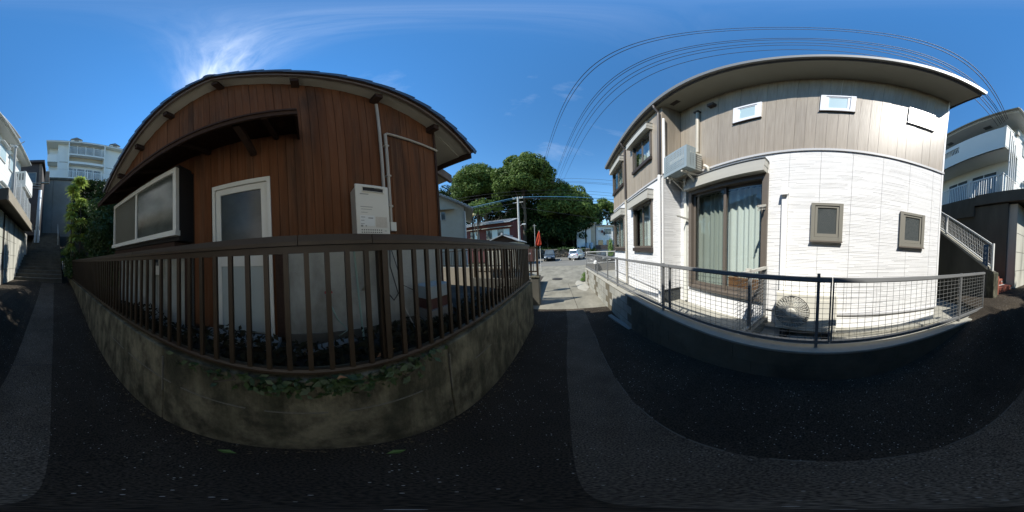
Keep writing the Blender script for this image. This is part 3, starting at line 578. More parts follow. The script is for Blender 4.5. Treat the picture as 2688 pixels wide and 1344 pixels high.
MB().box(-1.76, -1.45, 1.33, 1.75, 1.25, 1.42).build('upper_box', 'styro', bx, bevel=.01); MB().box(-1.74, -1.47, 1.36, 1.72, 1.10, 1.248).build('lower_box', 'redbox', bx, bevel=.01); MB().box(-1.76, -1.44, 1.34, 1.75, .86, 1.098).build('crate', 'grey_concrete', bx)
tag(MB().tube([(WX + .18, .55, .86), (WX + .05, .53, 1.9)], .012, 6).build('pole', 'greenhose', az=BA), 'pale green garden pole leaning on the plaster wall behind the fence post', 'pole')
tag(MB().tube([(WX + .3, 1.15, .86), (WX + .05, 1.05, 1.4)], .008, 6).build('stick', 'pvc', az=BA), 'thin pale stick leaning on the plaster wall', 'stick')
for i, (y_, a, lab) in enumerate(((-1.9, .1, 'grey plank lying on the soil under the bay window'), (.15, -.3, 'grey board lying on the soil below the red handled tap'), (-1.45, .5, 'short plank lying beside the door step'))):
    c, s_ = math.cos(a), math.sin(a)
    tag(MB().obox((-1.5, y_, .925), (.06 * c, -.06 * s_, 0), (.3 * s_, .3 * c, 0.01), (0, 0, .012)).build('plank', 'grey_concrete', az=BA), lab, 'plank')
mtr = T('meter_box', 'pale meter box on the plaster wall beneath the bay window', 'meter', (WX + .05, -2.2, 1.6), BA)
MB().box(WX + .012, WX + .1, -2.33, -2.1, 1.62, 1.95).build('case', 'heater', mtr, bevel=.01); MB().box(WX + .1, WX + .105, -2.28, -2.15, 1.78, 1.9).build('window', 'mirrorglass', mtr); MB().tube([(WX + .04, -2.2, 1.62), (WX + .04, -2.2, .95)], .02).build('pipe', 'pvc', mtr)

# ------------------------------------------------------------------ bronze railing fence on a low concrete wall
FX0 = -.80
gw = T('garden_wall', 'low mossy concrete retaining wall under the bronze railing fence', 'wall', (-.88, -3, -.1))
edges = [-9.4, -7.2, -5.0, -3.0, -1.02, .86, 2.6, 3.72]
for i in range(len(edges) - 1):
    a, b = edges[i] + .004, edges[i + 1] - .004
    MB().hexa([(-.98, a, -.2), (FX0, a, -.2), (FX0, b, -.2), (-.98, b, -.2), (-.98, a, 1.07), (FX0 - .01, a, 1.07), (FX0 - .01, b, 1.07), (-.98, b, 1.07)]).build('wall_segment', 'mossy', gw, bevel=.012)
MB().box(-.975, FX0 - .02, -9.4, 3.7, -.2, 1.05).build('wall_core', 'dark_concrete', gw)
for z in (.72,):
    y = -2.9 + z
    while y < 2.6:
        w = random.uniform(.15, .7); MB().box(FX0 - .008, FX0 + .0025, y, y + w, z, z + .003).build('shutter_line', 'tan_mark', gw); y += w + random.choice([.1, .3, .6])
for y_ in (-1.02, .86): MB().box(FX0 - .012, FX0 + .002, y_ - .005, y_ + .005, .55, .98).build('joint_filler', 'tan_mark', gw)
gf = T('railing_fence', 'long bronze aluminium railing fence on the mossy concrete wall', 'fence', (-.86, -3, 1.07))
FC = -.86
rails = [-9.4, -7.2, -5.2, -3.2, -1.6, -.06, .34, 2.1, 3.7]
for i in range(len(rails) - 1):
    MB().prism([(FC - .028, 1.905), (FC - .02, 1.94), (FC + .02, 1.94), (FC + .03, 1.905), (FC + .03, 1.885), (FC - .028, 1.885)], 'y', rails[i] + .002, rails[i + 1] - .002).build('top_rail', 'bronze', gf)
MB().box(FC - .014, FC + .014, -9.4, 3.7, 1.845, 1.883).build('under_rail', 'bronze', gf)
MB().prism([(FC - .02, 1.10), (FC - .02, 1.13), (FC + .012, 1.135), (FC + .024, 1.12), (FC + .024, 1.10)], 'y', -9.4, 3.7).build('bottom_rail', 'bronze', gf)
bal = mesh_of(MB().box(-.011, .011, -.0135, .0135, 1.125, 1.85), 'baluster', 'bronze')
y = -9.35; i = 0
while y < 3.66:
    piece(bal, 'baluster', gf, (FC + .006, y, 0)); y += .1085
for y_ in (-8.3, -6.2, -4.2, -2.2, .42, 2.3, 3.68):
    MB().box(FC - .055, FC - .012, y_ - .032, y_ + .032, 1.0, 1.88).build('post', 'bronze', gf)
# second fence further down the lane
gp = T('gate_pier', 'short concrete pier beside the gap at the far end of the railing fence', 'pier', (-1.0, 5.2, 0))
MB().box(-1.13, -.88, 5.05, 5.32, -.1, .94).build('shaft', 'dark_concrete', gp, bevel=.015); MB().box(-1.15, -.86, 5.03, 5.34, .94, .98).build('cap', 'mossy', gp)
w2 = tag(MB().box(-3.4, -1.13, 5.08, 5.26, -.1, .88).build('low_wall', 'dark_concrete'), 'low dark concrete wall running off behind the pier past the gate gap', 'wall')
f2 = T('railing_fence', 'short dark railing fence on the pier and low wall beside the orange banner', 'fence', (-2, 5.18, .9))
MB().box(-3.3, -.90, 5.15, 5.21, 1.86, 1.93).build('top_rail', 'bronze', f2); MB().box(-3.3, -.92, 5.16, 5.20, 1.10, 1.14).build('bottom_rail', 'bronze', f2)
for i in range(22): piece(bal, 'baluster', f2, (-.96 - i * .108, 5.18, -.02))
for x in (-.93, -2.1, -3.27): MB().box(x - .03, x + .03, 5.15, 5.21, .86, 1.9).build('post', 'bronze', f2)
fl = T('banner_flag', 'narrow orange red banner on a white pole above the railing down the lane', 'flag', (-1.14, 7.0, .85))
MB().tube([(-1.10, 7.0, .9), (-1.12, 7.0, 2.66)], .012, 6).build('pole', 'whitemetal', fl)
fb = MB(); vs = []; fs = []
for i in range(9):
    t = i / 8; z = 2.63 - .62 * t; w = .03 + .26 * t ** .9
    for j in range(7):
        u = j / 6 - .45; vs.append((-1.13 + u * w * 1.0 - .06 * t, 7.0 - .05 + .035 * math.sin(j * 1.9 + i * .8) * (0.3 + t), z + .02 * math.sin(j * 1.3) * t))
for i in range(8):
    for j in range(6): a = i * 7 + j; fs.append((a, a + 1, a + 8, a + 7))
fbo = fb.add(vs, fs).build('cloth', 'orange', fl, smooth=True); so_ = fbo.modifiers.new('thick', 'SOLIDIFY'); so_.thickness = .004
rb = T('notice_box', 'dark red post box behind the railing down the lane', 'box', (-1.45, 6.6, .6))
MB().box(-1.62, -1.3, 6.5, 6.7, 1.35, 1.95).build('case', 'redbox', rb, bevel=.02); MB().box(-1.5, -1.42, 6.57, 6.63, .4, 1.35).build('leg', 'iron', rb); MB().box(-1.5, -1.44, 6.49, 6.5, 1.66, 1.72).build('label_plate', 'whitemetal', rb)
# black yard fence behind
yf = T('yard_fence', 'small black railing fence on a pale curb in the neighbouring garden', 'fence', (-4, 5.6, .4))
MB().box(-6.5, -1.9, 5.5, 5.7, .3, 1.22).build('curb', 'tan_concrete', yf)
MB().box(-6.4, -2.0, 5.59, 5.61, 1.92, 1.96).build('top_rail', 'black', yf); MB().box(-6.4, -2.0, 5.59, 5.61, 1.27, 1.31).build('bottom_rail', 'black', yf)
bb = mesh_of(MB().box(-.008, .008, -.008, .008, 1.3, 1.93), 'baluster', 'black')
for i in range(44): piece(bb, 'baluster', yf, (-6.35 + i * .1, 5.6, 0))
# ivy on the wall foot and garden undergrowth
P = []; N = []
for _ in range(420):
    y_ = RNG.normal(.12, .40); z = 1.085 - abs(RNG.normal(0, .07)); x = FX0 + RNG.uniform(-.03, .035)
    if -.95 < y_ < .85: P.append((x, y_, z)); N.append((1, 0, .6))
iv = leaf_obj('ivy', leaf_mesh('ivy', P, N, .030, 'leaf_ivy', 1.0, .8), None); tag(iv, 'low green ivy creeping over the top of the mossy concrete wall', 'ivy', kind='stuff')
P = []; N = []
for _ in range(6500):
    y_ = RNG.uniform(-8.5, 3.4); x = RNG.uniform(-1.5, -.98); z = .9 + RNG.uniform(0, .20) * (0.5 + .8 * math.sin(y_ * 2.1) ** 2)
    P.append((x, y_, z)); N.append((.3, 0, 1))
ug = leaf_obj('undergrowth', leaf_mesh('undergrowth', P, N, .032, 'leaf_litter', 1.3, .9), None); tag(ug, 'dark leafy undergrowth on the soil behind the railing fence', 'undergrowth', kind='stuff')
for k_ in range(7):
    y_ = -.45 + k_ * .17; MB().tube([(FX0 - .01, y_, 1.075), (FX0 + .006, y_ + .04, 1.03), (FX0 + .008, y_ + .09 * (1 if k_ % 2 else -1), .96)], .004, 5).build('stem', 'bark', iv)
P = []; N = []
for _ in range(420):
    y_ = RNG.uniform(-6, 3.6); x = FX0 + .02 + abs(RNG.normal(0, .05)); P.append((x, y_, road_h(x, y_) + .008)); N.append((0, 0, 1))
lt = leaf_obj('leaf_litter', leaf_mesh('leaf_litter', P, N, .014, 'dryleaf_dark', 1.1, .3), None); tag(lt, 'dark leaf litter gathered along the foot of the mossy wall', 'litter', kind='stuff')
for i, (x, y_, z, lab) in enumerate(((-.68, -.42, .012, 'green fallen leaf on the asphalt at the foot of the mossy wall, towards the stairs'), (-.66, .28, .012, 'green fallen leaf on the asphalt at the wall foot below the water heater'))):
    b = MB().add([(x, y_ - .05, z), (x + .025, y_, z + .01), (x, y_ + .05, z), (x - .025, y_, z + .012)], [(0, 1, 2, 3)])
    tag(b.build('leaf', 'leaf_bright'), lab, 'leaf')
for (x, y_, z, lab) in ((-.94, .40, 1.1, 'yellow dry leaf caught behind the railing by the fence post'), (-.95, .47, 1.12, 'curled tan leaf caught behind the railing beside the yellow one'), (-.80, .12, 1.075, 'reddish dry leaf lying on the wall top in the ivy')):
    tag(MB().add([(x, y_ - .03, z), (x + .02, y_, z + .018), (x, y_ + .035, z + .01), (x - .02, y_, z + .02)], [(0, 1, 2), (0, 2, 3)]).build('dry_leaf', 'dryleaf'), lab, 'leaf')
# ------------------------------------------------------------------ white house (its own frame, wall plane x = 2.35)
WA = 2.3
HX = 2.35; PX = 1.864; HB = .86
ho = T('white_house', 'two storey house with white ribbed siding below and taupe boards above', 'house', (4.5, 2.5, .54), WA)
TRZ, SOF = 3.46, 5.96
# blocking core
MB().box(HX + .35, 8.5, -1.80, 6.95, .54, SOF).build('wall', 'darkroom', ho)
cw = MB(); cw.box(HX + .02, HX + .35, -1.82, .93, .54, SOF); cw.box(HX + .02, HX + .35, 2.70, 3.2, .54, SOF); cw.box(HX + .02, HX + .35, .93, 2.70, 3.0, SOF); cw.box(HX + .02, HX + .35, .93, 2.70, .54, .95); cw.build('wall_core', 'siding_plain', ho)
cp = MB()
def holes_wall(b, x0, x1, ya, yb, za, zb, holes):       # wall split round rectangular openings
    ys = sorted({ya, yb, *[h[0] for h in holes], *[h[1] for h in holes]})
    for a, c in zip(ys[:-1], ys[1:]):
        hs_ = sorted([(h[2], h[3]) for h in holes if h[0] <= a + 1e-6 and h[1] >= c - 1e-6]); z = za
        for h0, h1 in hs_:
            if h0 > z: b.box(x0, x1, a, c, z, h0)
            z = h1
        if z < zb: b.box(x0, x1, a, c, z, zb)
pw = [(3.45, 4.62, 1.80, 3.0), (5.55, 6.93, 1.80, 3.0), (3.45, 4.60, 4.26, 5.25), (5.55, 6.95, 4.26, 5.25)]
holes_wall(cp, PX + .02, PX + .10, 3.04, 7.0, .54, SOF, pw); cp.box(PX + .5, HX + .35, 3.2, 6.95, .54, SOF); cp.box(PX + .02, HX + .4, 3.03, 3.08, .54, SOF)
cp.build('wall_core', 'darkroom', ho)
# lower ribbed siding: panels between vertical joints
wins = [(-.186, .27, 1.94, 2.5), (-1.52, -1.065, 1.93, 2.49)]
joints = [-1.83, -1.62, -1.05, -.60, -.14, .32, .78, .93]
joints = [-1.85, -1.66, -1.20, -.745, -.29, .165, .62, .935]
def panel_spans(a, c, za, zb, holes):
    b = MB(); holes_wall(b, 0, 1, a, c, za, zb, [(max(a, h[0]), min(c, h[1]), h[2], h[3]) for h in holes if h[0] < c and h[1] > a]); return b
def put_spans(b, fx, nm, m):
    grp = []                                            # stacked boxes that touch stay one piece, pieces parted by a window become two
    for k in range(0, len(b.v), 8):
        z0, z1 = b.v[k][2], b.v[k + 4][2]; ya, yb = b.v[k][1], b.v[k + 2][1]
        grp.append((ya, yb, z0, z1))
    full = sorted({g[0] for g in grp})
    if len(full) > 1 and len(grp) > 2:                  # a window edge runs inside the panel
        for ya, yb, z0, z1 in grp: MB().box(fx(0), fx(1), ya, yb, z0, z1).build(nm, m, ho)
    else:
        for ya, yb, z0, z1 in grp: MB().box(fx(0), fx(1), ya, yb, z0, z1).build(nm, m, ho)
for a, c in zip(joints[:-1], joints[1:]):
    put_spans(panel_spans(a + .002, c - .002, HB, TRZ - .01, wins), lambda q: HX + (.02 if q > .5 else 0), 'siding_panel', 'siding')
for a, c, z0, z1 in ((2.70, 3.03, HB, TRZ - .01), (.935, 2.70, 3.28, TRZ - .01)):
    MB().box(HX, HX + .02, a, c, z0, z1).build('siding_panel', 'siding', ho)
js = [3.04, 3.75, 4.2, 4.66, 5.12, 5.57, 6.03, 6.49, 7.0]
for a, c in zip(js[:-1], js[1:]):
    put_spans(panel_spans(a + .002, c - .002, HB, TRZ - .01, [p for p in pw if p[2] < 3]), lambda q: PX + (.02 if q > .5 else 0), 'siding_panel', 'siding')
MB().box(PX + .03, HX, 3.0, 3.03, HB, TRZ - .01).build('siding_panel', 'siding', ho)
MB().box(HX - .006, HX + .04, -1.885, -1.85, HB, SOF).build('corner_strip', 'siding_plain', ho)
MB().box(PX - .005, PX + .03, 2.995, 3.035, HB, TRZ - .012).build('corner_strip', 'siding_plain', ho)
for nm, a, c, x in (('base_flashing', -1.88, .94, HX), ('base_flashing', 3.03, 7.0, PX)): MB().box(x - .02, x + .02, a, c, HB - .03, HB - .002).build(nm, 'trim', ho)
MB().box(HX + .012, HX + .3, -1.85, .95, .5, HB - .03).build('foundation', 'siding_plain', ho); MB().box(HX + .014, HX + .3, .95, 3.03, .5, .93).build('foundation', 'siding_plain', ho); MB().box(PX + .014, PX + .3, 3.035, 7.0, .5, HB - .03).build('foundation', 'siding_plain', ho)
MB().box(HX - .16, HX + .01, -1.86, .95, .50, .60).build('footing_ledge', 'cream_concrete', ho)
# trim between storeys
MB().box(HX - .022, HX + .02, -1.89, 2.99, TRZ - .008, TRZ + .035).build('trim_band', 'trim', ho); MB().box(PX - .022, PX + .02, 3.0, 7.02, TRZ - .008, TRZ + .035).build('trim_band', 'trim', ho); MB().box(PX + .021, HX - .023, 2.978, 3.0, TRZ - .008, TRZ + .035).build('trim_band', 'trim', ho)
# upper boards, each its own part
uw = [(-.25, .235, 4.50, 5.08), (1.10, 1.60, 4.49, 5.04), (-1.575, -1.075, 4.50, 5.05)]
def boards(x, ya, yb, wid, holes):
    n = round((yb - ya) / wid); w = (yb - ya) / n
    for i in range(n):
        a, c = ya + i * w + .0015, ya + (i + 1) * w - .0015; b = panel_spans(a, c, TRZ + .036, SOF, holes)
        ex = .0022 * ((i * 5) % 3); put_spans(b, lambda q: x + (.02 if q > .5 else -ex), 'siding_board', 'taupe')
boards(HX, -1.85, 2.998, .152, uw); boards(PX, 3.0, 7.0, .152, [p for p in pw if p[2] > 4])
for i in range(3): MB().box(PX + .022 + i * .152, PX + .172 + i * .152, 3.0, 3.02, TRZ + .036, SOF).build('siding_board', 'taupe', ho)
# eave, soffit, gutter
EX = 1.735
MB().box(EX + .02, 8.5, -2.02, 7.7, SOF, SOF + .02).build('soffit', 'bsoffit', ho)
MB().box(EX, EX + .019, -2.03, 7.72, SOF - .05, SOF + .13).build('fascia', 'fascia', ho); MB().box(EX + .02, 8.5, -2.045, -2.022, SOF - .05, SOF + .13).build('fascia', 'fascia', ho)
MB().prism([(EX - .075, SOF + .02), (EX - .085, SOF + .15), (EX - .002, SOF + .15), (EX - .002, SOF + .02)], 'y', -2.06, 7.74).build('gutter', 'gutter', ho)
MB().hexa([(EX - .06, -2.08, SOF + .151), (8.5, -2.08, SOF + .95), (8.5, 7.75, SOF + .95), (EX - .06, 7.75, SOF + .151), (EX - .06, -2.08, SOF + .18), (8.5, -2.08, SOF + .99), (8.5, 7.75, SOF + .99), (EX - .06, 7.75, SOF + .18)]).build('roof', 'gutter', ho)
MB().box(EX + .02, 8.5, -2.08, -2.047, SOF + .13, SOF + .2).build('verge_trim', 'gutter', ho)
MB().box(1.95, 2.05, 2.62, 2.85, SOF - .012, SOF - .001).build('soffit_vent', 'fascia', ho)
# small lower windows
def small_window(y0_, y1_, z0, z1, m, nm='window'):
    w = MB(); w.box(HX - .034, HX + .018, y0_, y0_ + .055, z0, z1); w.box(HX - .034, HX + .018, y1_ - .055, y1_, z0, z1); w.box(HX - .03, HX + .018, y0_ + .055, y1_ - .055, z0, z0 + .055); w.box(HX - .03, HX + .018, y0_ + .055, y1_ - .055, z1 - .04, z1)
    o = w.build(nm, 'sash_light', ho)
    s = MB(); a, b, c, d = y0_ + .058, y1_ - .058, z0 + .058, z1 - .043
    s.box(HX - .02, HX + .0, a, a + .035, c, d); s.box(HX - .02, HX, b - .035, b, c, d); s.box(HX - .02, HX, a + .035, b - .035, c, c + .045); s.box(HX - .02, HX, a + .035, b - .035, d - .03, d); s.build('sash', 'sash_light', o)
    MB().box(HX - .008, HX - .002, a + .035, b - .035, c + .045, d - .03).build('pane', m, o)
    MB().box(HX - .05, HX - .02, y0_ - .005, y1_ + .005, z0 - .022, z0 - .001).build('sill', 'sash', o)
    wr = MB()
    w_, h_ = (b - a - .07), (d - c - .075); n = 11
    for i in range(-n, n + 1):                       # wired glass: fine diagonal net
        for sg in (1, -1):
            t0 = i / n * w_
            pts = []
            for q in (0.0, 1.0):
                yy = t0 + sg * q * h_ if sg > 0 else t0 + w_ - 0 - q * h_
                pts.append((yy, q * h_))
            (ya_, za_), (yb_, zb_) = pts
            def clip(ya_, za_, yb_, zb_):
                t0_, t1_ = 0.0, 1.0; d_ = yb_ - ya_
                for lim, s_ in ((0, 1), (w_, -1)):
                    pa, pb = s_ * (ya_ - lim), s_ * (yb_ - lim)
                    if pa < 0 and pb < 0: return None
                    if pa < 0: t0_ = max(t0_, pa / (pa - pb))
                    elif pb < 0: t1_ = min(t1_, pa / (pa - pb))
                return None if t0_ >= t1_ else (ya_ + d_ * t0_, za_ + (zb_ - za_) * t0_, ya_ + d_ * t1_, za_ + (zb_ - za_) * t1_)
            cl = clip(ya_, za_, yb_, zb_)
            if cl:
                A = Vector((HX - .010, a + .035 + cl[0], c + .045 + cl[1])); B = Vector((HX - .010, a + .035 + cl[2], c + .045 + cl[3])); n_ = Vector((0, -(B - A).z, (B - A).y)).normalized() * .0009
                wr.add([A - n_, B - n_, B + n_, A + n_], [(0, 1, 2, 3)])
    wr.build('glass_wire', 'wire', o)
    return o
small_window(*wins[0], 'frosted'); small_window(*wins[1], 'frosted')
for (a, b, c, d) in uw:
    w = MB(); w.box(HX - .032, HX + .018, a, a + .07, c, d); w.box(HX - .032, HX + .018, b - .07, b, c, d); w.box(HX - .028, HX + .018, a + .07, b - .07, c, c + .07); w.box(HX - .028, HX + .018, a + .07, b - .07, d - .05, d)
    o = w.build('window', 'whitesash', ho); s = MB(); e, f, g_, h = a + .072, b - .072, c + .072, d - .052
    s.box(HX - .015, HX, e, e + .04, g_, h); s.box(HX - .015, HX, f - .04, f, g_, h); s.box(HX - .015, HX, e + .04, f - .04, g_, g_ + .04); s.box(HX - .015, HX, e + .04, f - .04, h - .03, h); s.build('sash', 'whitesash', o)
    MB().box(HX - .006, HX - .001, e + .04, f - .04, g_ + .04, h - .03).build('pane', 'skyglass', o); MB().box(HX - .042, HX - .01, a - .01, b + .01, c - .022, c - .001).build('sill', 'fascia' if a > -1 else 'whitesash', o)
# patio door with roller shutter box
pd = MB().box(HX - .05, HX + .12, .93, 2.67, .945, 1.0).build('patio_door', 'sash', ho)
for a, b in ((.93, 1.02), (2.58, 2.67)): MB().box(HX - .05, HX + .12, a, b, 1.0, 3.05).build('jamb', 'sash', pd)
MB().box(HX - .045, HX + .12, 1.02, 2.58, 2.96, 3.05).build('head', 'sash', pd)
def sash(x, a, b, m):
    s = MB(); s.box(x, x + .03, a, a + .055, 1.0, 2.96); s.box(x, x + .03, b - .055, b, 1.0, 2.96); s.box(x, x + .03, a + .055, b - .055, 1.0, 1.09); s.box(x, x + .03, a + .055, b - .055, 2.91, 2.96); o = s.build('sash', 'sash', pd)
    MB().box(x + .012, x + .018, a + .055, b - .055, 1.09, 2.91).build('pane', m, o); return o
sash(HX + .02, 1.74, 2.578, 'screen'); s2 = sash(HX + .055, 1.022, 1.80, 'glass')
MB().box(HX + .045, HX + .054, 1.765, 1.785, 1.85, 1.97).build('handle', 'black', s2)
ro = MB(); ro.add([(HX + .9, .5, .95), (HX + .9, 3.1, .95), (HX + .9, 3.1, 3.1), (HX + .9, .5, 3.1)], [(0, 1, 2, 3)])
cu = []; fs = []; n = 150
for i in range(n + 1):
    y_ = 1.0 + 1.62 * i / n; ph = y_ * 46 + 1.6 * math.sin(y_ * 9); x = HX + .215 + .022 * math.sin(ph) + .010 * math.sin(ph * .47 + 1)
    cu += [(x, y_, 1.03), (x, y_, 2.93)]
for i in range(n): fs.append((2 * i, 2 * i + 2, 2 * i + 3, 2 * i + 1))
tag(MB().add(cu, fs).build('curtain', 'curtain', az=WA, smooth=True), 'pale green pleated curtain hanging behind the patio door glass', 'curtain')
MB().box(HX + .34, HX + .345, .6, 2.9, .95, 3.1).build('room_back', 'darkroom', ho)
bxs = T('cardboard_box', 'brown box standing inside the patio door below the curtain', 'box', (HX + .14, 1.35, 1.0), WA)
MB().box(HX + .10, HX + .18, 1.06, 1.72, 1.0, 1.24).build('box_body', 'cardboard', bxs); MB().box(HX + .095, HX + .185, 1.05, 1.73, 1.24, 1.262).build('box_lid', 'cardboard', bxs)
def shutter(x, a, b, z0, z1, dep=.15):
    o = MB().box(x - dep, x + .01, a, b, z0 + .10, z1).build('shutter_box', 'shutter', ho)
    MB().box(x - dep - .012, x + .01, a + .005, b - .005, z0, z0 + .094).build('lower_lip', 'shutter', o); MB().box(x - dep - .015, x + .01, a - .01, b + .01, z1 + .001, z1 + .016).build('top_cap', 'gutter', o)
shutter(HX, .95, 2.70, 3.055, 3.29)
for (a, b, z0, z1) in pw:
    o = MB().box(PX - .02, PX + .06, a, b, z0, z0 + .05).build('window', 'sash', ho)
    fr = MB(); fr.box(PX - .045, PX + .06, a, a + .05, z0 + .05, z1 - .05); fr.box(PX - .045, PX + .06, b - .05, b, z0 + .05, z1 - .05); fr.box(PX - .04, PX + .06, a, b, z1 - .05, z1); fr.build('frame', 'sash', o)
    m_ = (a + b) / 2
    MB().box(PX + .01, PX + .04, m_ - .03, m_ + .03, z0 + .051, z1 - .051).build('mullion', 'sash', o)
    MB().box(PX + .020, PX + .024, a + .051, m_ - .031, z0 + .051, z1 - .051).build('pane', 'glass', o); MB().box(PX + .012, PX + .016, m_ + .031, b - .051, z0 + .051, z1 - .051).build('pane', 'screen', o)
    MB().box(PX - .07, PX + .01, a - .01, b + .01, z0 - .10, z0 - .002).build('sill', 'fascia', o)
    cu = []; fs = []; n = 40
    for i in range(n + 1):
        y_ = a + .04 + (b - a - .08) * i / n; x = PX + .17 + .02 * math.sin(y_ * 52); cu += [(x, y_, z0 - .1), (x, y_, z1 + .1)]
    for i in range(n): fs.append((2 * i, 2 * i + 2, 2 * i + 3, 2 * i + 1))
    k1 = 1
    MB().add(cu, fs).build('blind', 'curtain', o, smooth=True)
    shutter(PX, a - .04, b + .18 if b < 5 else b + .05, z1 + .005, z1 + .24, .16)
# pipes and vents of the white house
MB().tube([(1.70, 3.06, SOF + .0), (1.72, 3.06, SOF - .12), (PX - .05, 3.06, SOF - .32), (PX - .05, 3.06, TRZ + .04)], .034, 10).build('downpipe', 'fascia', ho)
MB().tube([(PX - .05, 3.06, TRZ + .03), (PX - .05, 3.06, .56)], .034, 10).build('downpipe', 'siding_plain', ho)
MB().tube([(1.70, 5.27, SOF), (1.72, 5.27, SOF - .12), (PX - .05, 5.27, SOF - .32), (PX - .05, 5.27, TRZ + .04)], .034, 10).build('downpipe', 'fascia', ho)
MB().tube([(PX - .05, 5.27, TRZ + .03), (PX - .05, 5.27, .56)], .034, 10).build('downpipe', 'pvc', ho)
MB().tube([(PX + .02, 2.975, 5.35), (PX + .02, 2.975, TRZ + .05)], .03, 10).build('downpipe', 'siding_plain', ho)
MB().tube([(HX - .04, 2.42, 5.42), (HX - .04, 2.42, 4.0)], .042, 12).build('duct_cover', 'pvc', ho); MB().box(HX - .1, HX, 2.36, 2.48, 5.42, 5.47).build('duct_hood', 'fascia', ho)
MB().box(HX - .055, HX, .62, .705, .95, 2.70).build('duct_cover', 'siding_plain', ho, bevel=.01); MB().hexa([(HX - .10, .61, 2.62), (HX, .61, 2.66), (HX, .715, 2.66), (HX - .10, .715, 2.62), (HX - .08, .61, 2.70), (HX, .61, 2.76), (HX, .715, 2.76), (HX - .08, .715, 2.70)]).build('duct_hood', 'siding_plain', ho)
MB().box(HX - .06, HX, 2.74, 2.82, .60, 3.15).build('duct_cover', 'whitealu', ho, bevel=.01)
MB().prism([(1.98, 5.42), (1.98, 5.52), (2.12, 5.52), (2.12, 5.42)], 'x', HX - .11, HX).build('vent_hood', 'fascia', ho)
for y_, s_ in ((.955, 1), (2.70, 1)):                                            # laundry pole arms beside the patio door
    ar = MB().box(HX - .03, HX + .0, y_ - .02, y_ + .02, 2.40, 2.60).build('laundry_arm', 'shutter', ho)
    MB().obox((HX - .17, y_, 2.44), (.16, 0, .05 if y_ < 1 else -.02), (0, .012, 0), (-.005, 0, .016)).build('bar', 'shutter', ar)
    for k in range(5): MB().ring((HX - .06 - .06 * k, y_, 2.43 - (.02 * k if y_ < 1 else -.006 * k)), .018, .005, 'y', 10, 4).build('eyelet', 'shutter', ar)
# guarded air conditioner on the wall bracket
ag = T('guarded_air_conditioner', 'wall mounted air conditioner unit inside a blue grey perforated guard cage', 'air conditioner', (2.05, 2.62, 3.38), WA)
CX0, CY0, CY1, CZ0, CZ1 = 1.865, 2.22, 2.96, 3.38, 3.93
def perforated(plane, u0, u1, z0, z1, m, hole=.021, pitch=.043, margin=.05):
    b = MB(); th = .003
    def bx_(a, c, d, e):
        if plane[0] == 'x': b.box(plane[1], plane[1] + th, a, c, d, e)
        elif plane[0] == 'y': b.box(a, c, plane[1], plane[1] + th, d, e)
        else: b.box(a, c, d, e, plane[1], plane[1] + th)
    bx_(u0, u1, z0, z0 + margin); bx_(u0, u1, z1 - margin, z1); bx_(u0, u0 + margin, z0 + margin, z1 - margin); bx_(u1 - margin, u1, z0 + margin, z1 - margin)
    z = z0 + margin; rows = int((z1 - z0 - 2 * margin) / pitch); ph = (z1 - z0 - 2 * margin) / rows
    for r_ in range(rows): bx_(u0 + margin, u1 - margin, z0 + margin + r_ * ph, z0 + margin + r_ * ph + ph - hole)
    cols = int((u1 - u0 - 2 * margin) / pitch); pw_ = (u1 - u0 - 2 * margin) / cols; th2 = th * .9
    for c_ in range(cols):
        ua = u0 + margin + c_ * pw_
        if plane[0] == 'x': b.box(plane[1] + .0002, plane[1] + th2, ua, ua + pw_ - hole, z0 + margin, z1 - margin)
        elif plane[0] == 'y': b.box(ua, ua + pw_ - hole, plane[1] + .0002, plane[1] + th2, z0 + margin, z1 - margin)
        else: b.box(ua, ua + pw_ - hole, z0 + margin, z1 - margin, plane[1] + .0002, plane[1] + th2)
    return b
perforated(('x', CX0), CY0, CY1, CZ0, CZ1, 'cage').build('guard_panel', 'cage', ag)
perforated(('y', CY0), CX0 + .004, 2.08, CZ0, CZ1, 'cage').build('guard_panel', 'cage', ag)
perforated(('z', CZ0 - .004), CX0 + .004, 2.08, CY0 + .004, CY1, 'cage').build('guard_floor', 'cage', ag)
MB().box(2.0, 2.29, 2.27, 2.95, 3.42, 3.86).build('unit_case', 'ac', ag, bevel=.01)
for k in range(7): MB().box(2.02, 2.28, 2.262, 2.269, 3.46 + k * .055, 3.475 + k * .055).build('unit_louvre', 'print', ag)
for y_ in (2.36, 2.82): MB().box(1.88, 2.33, y_, y_ + .04, CZ0 - .05, CZ0 - .006).build('bracket', 'ac', ag); MB().obox((2.18, y_ + .02, CZ0 - .16), (.15, 0, -.10), (0, .016, 0), (.01, 0, .014)).build('brace', 'ac', ag)
MB().tube([(2.28, 2.2, 3.55), (2.3, 2.12, 3.48), (2.31, 2.12, 3.3)], .03, 8).build('hose', 'ac', ag, smooth=True)
MB().tube([(2.15, 2.6, CZ0 - .02), (2.15, 2.62, CZ0 - .12), (2.28, 2.76, 3.1)], .022, 8).build('hose', 'ac', ag, smooth=True)
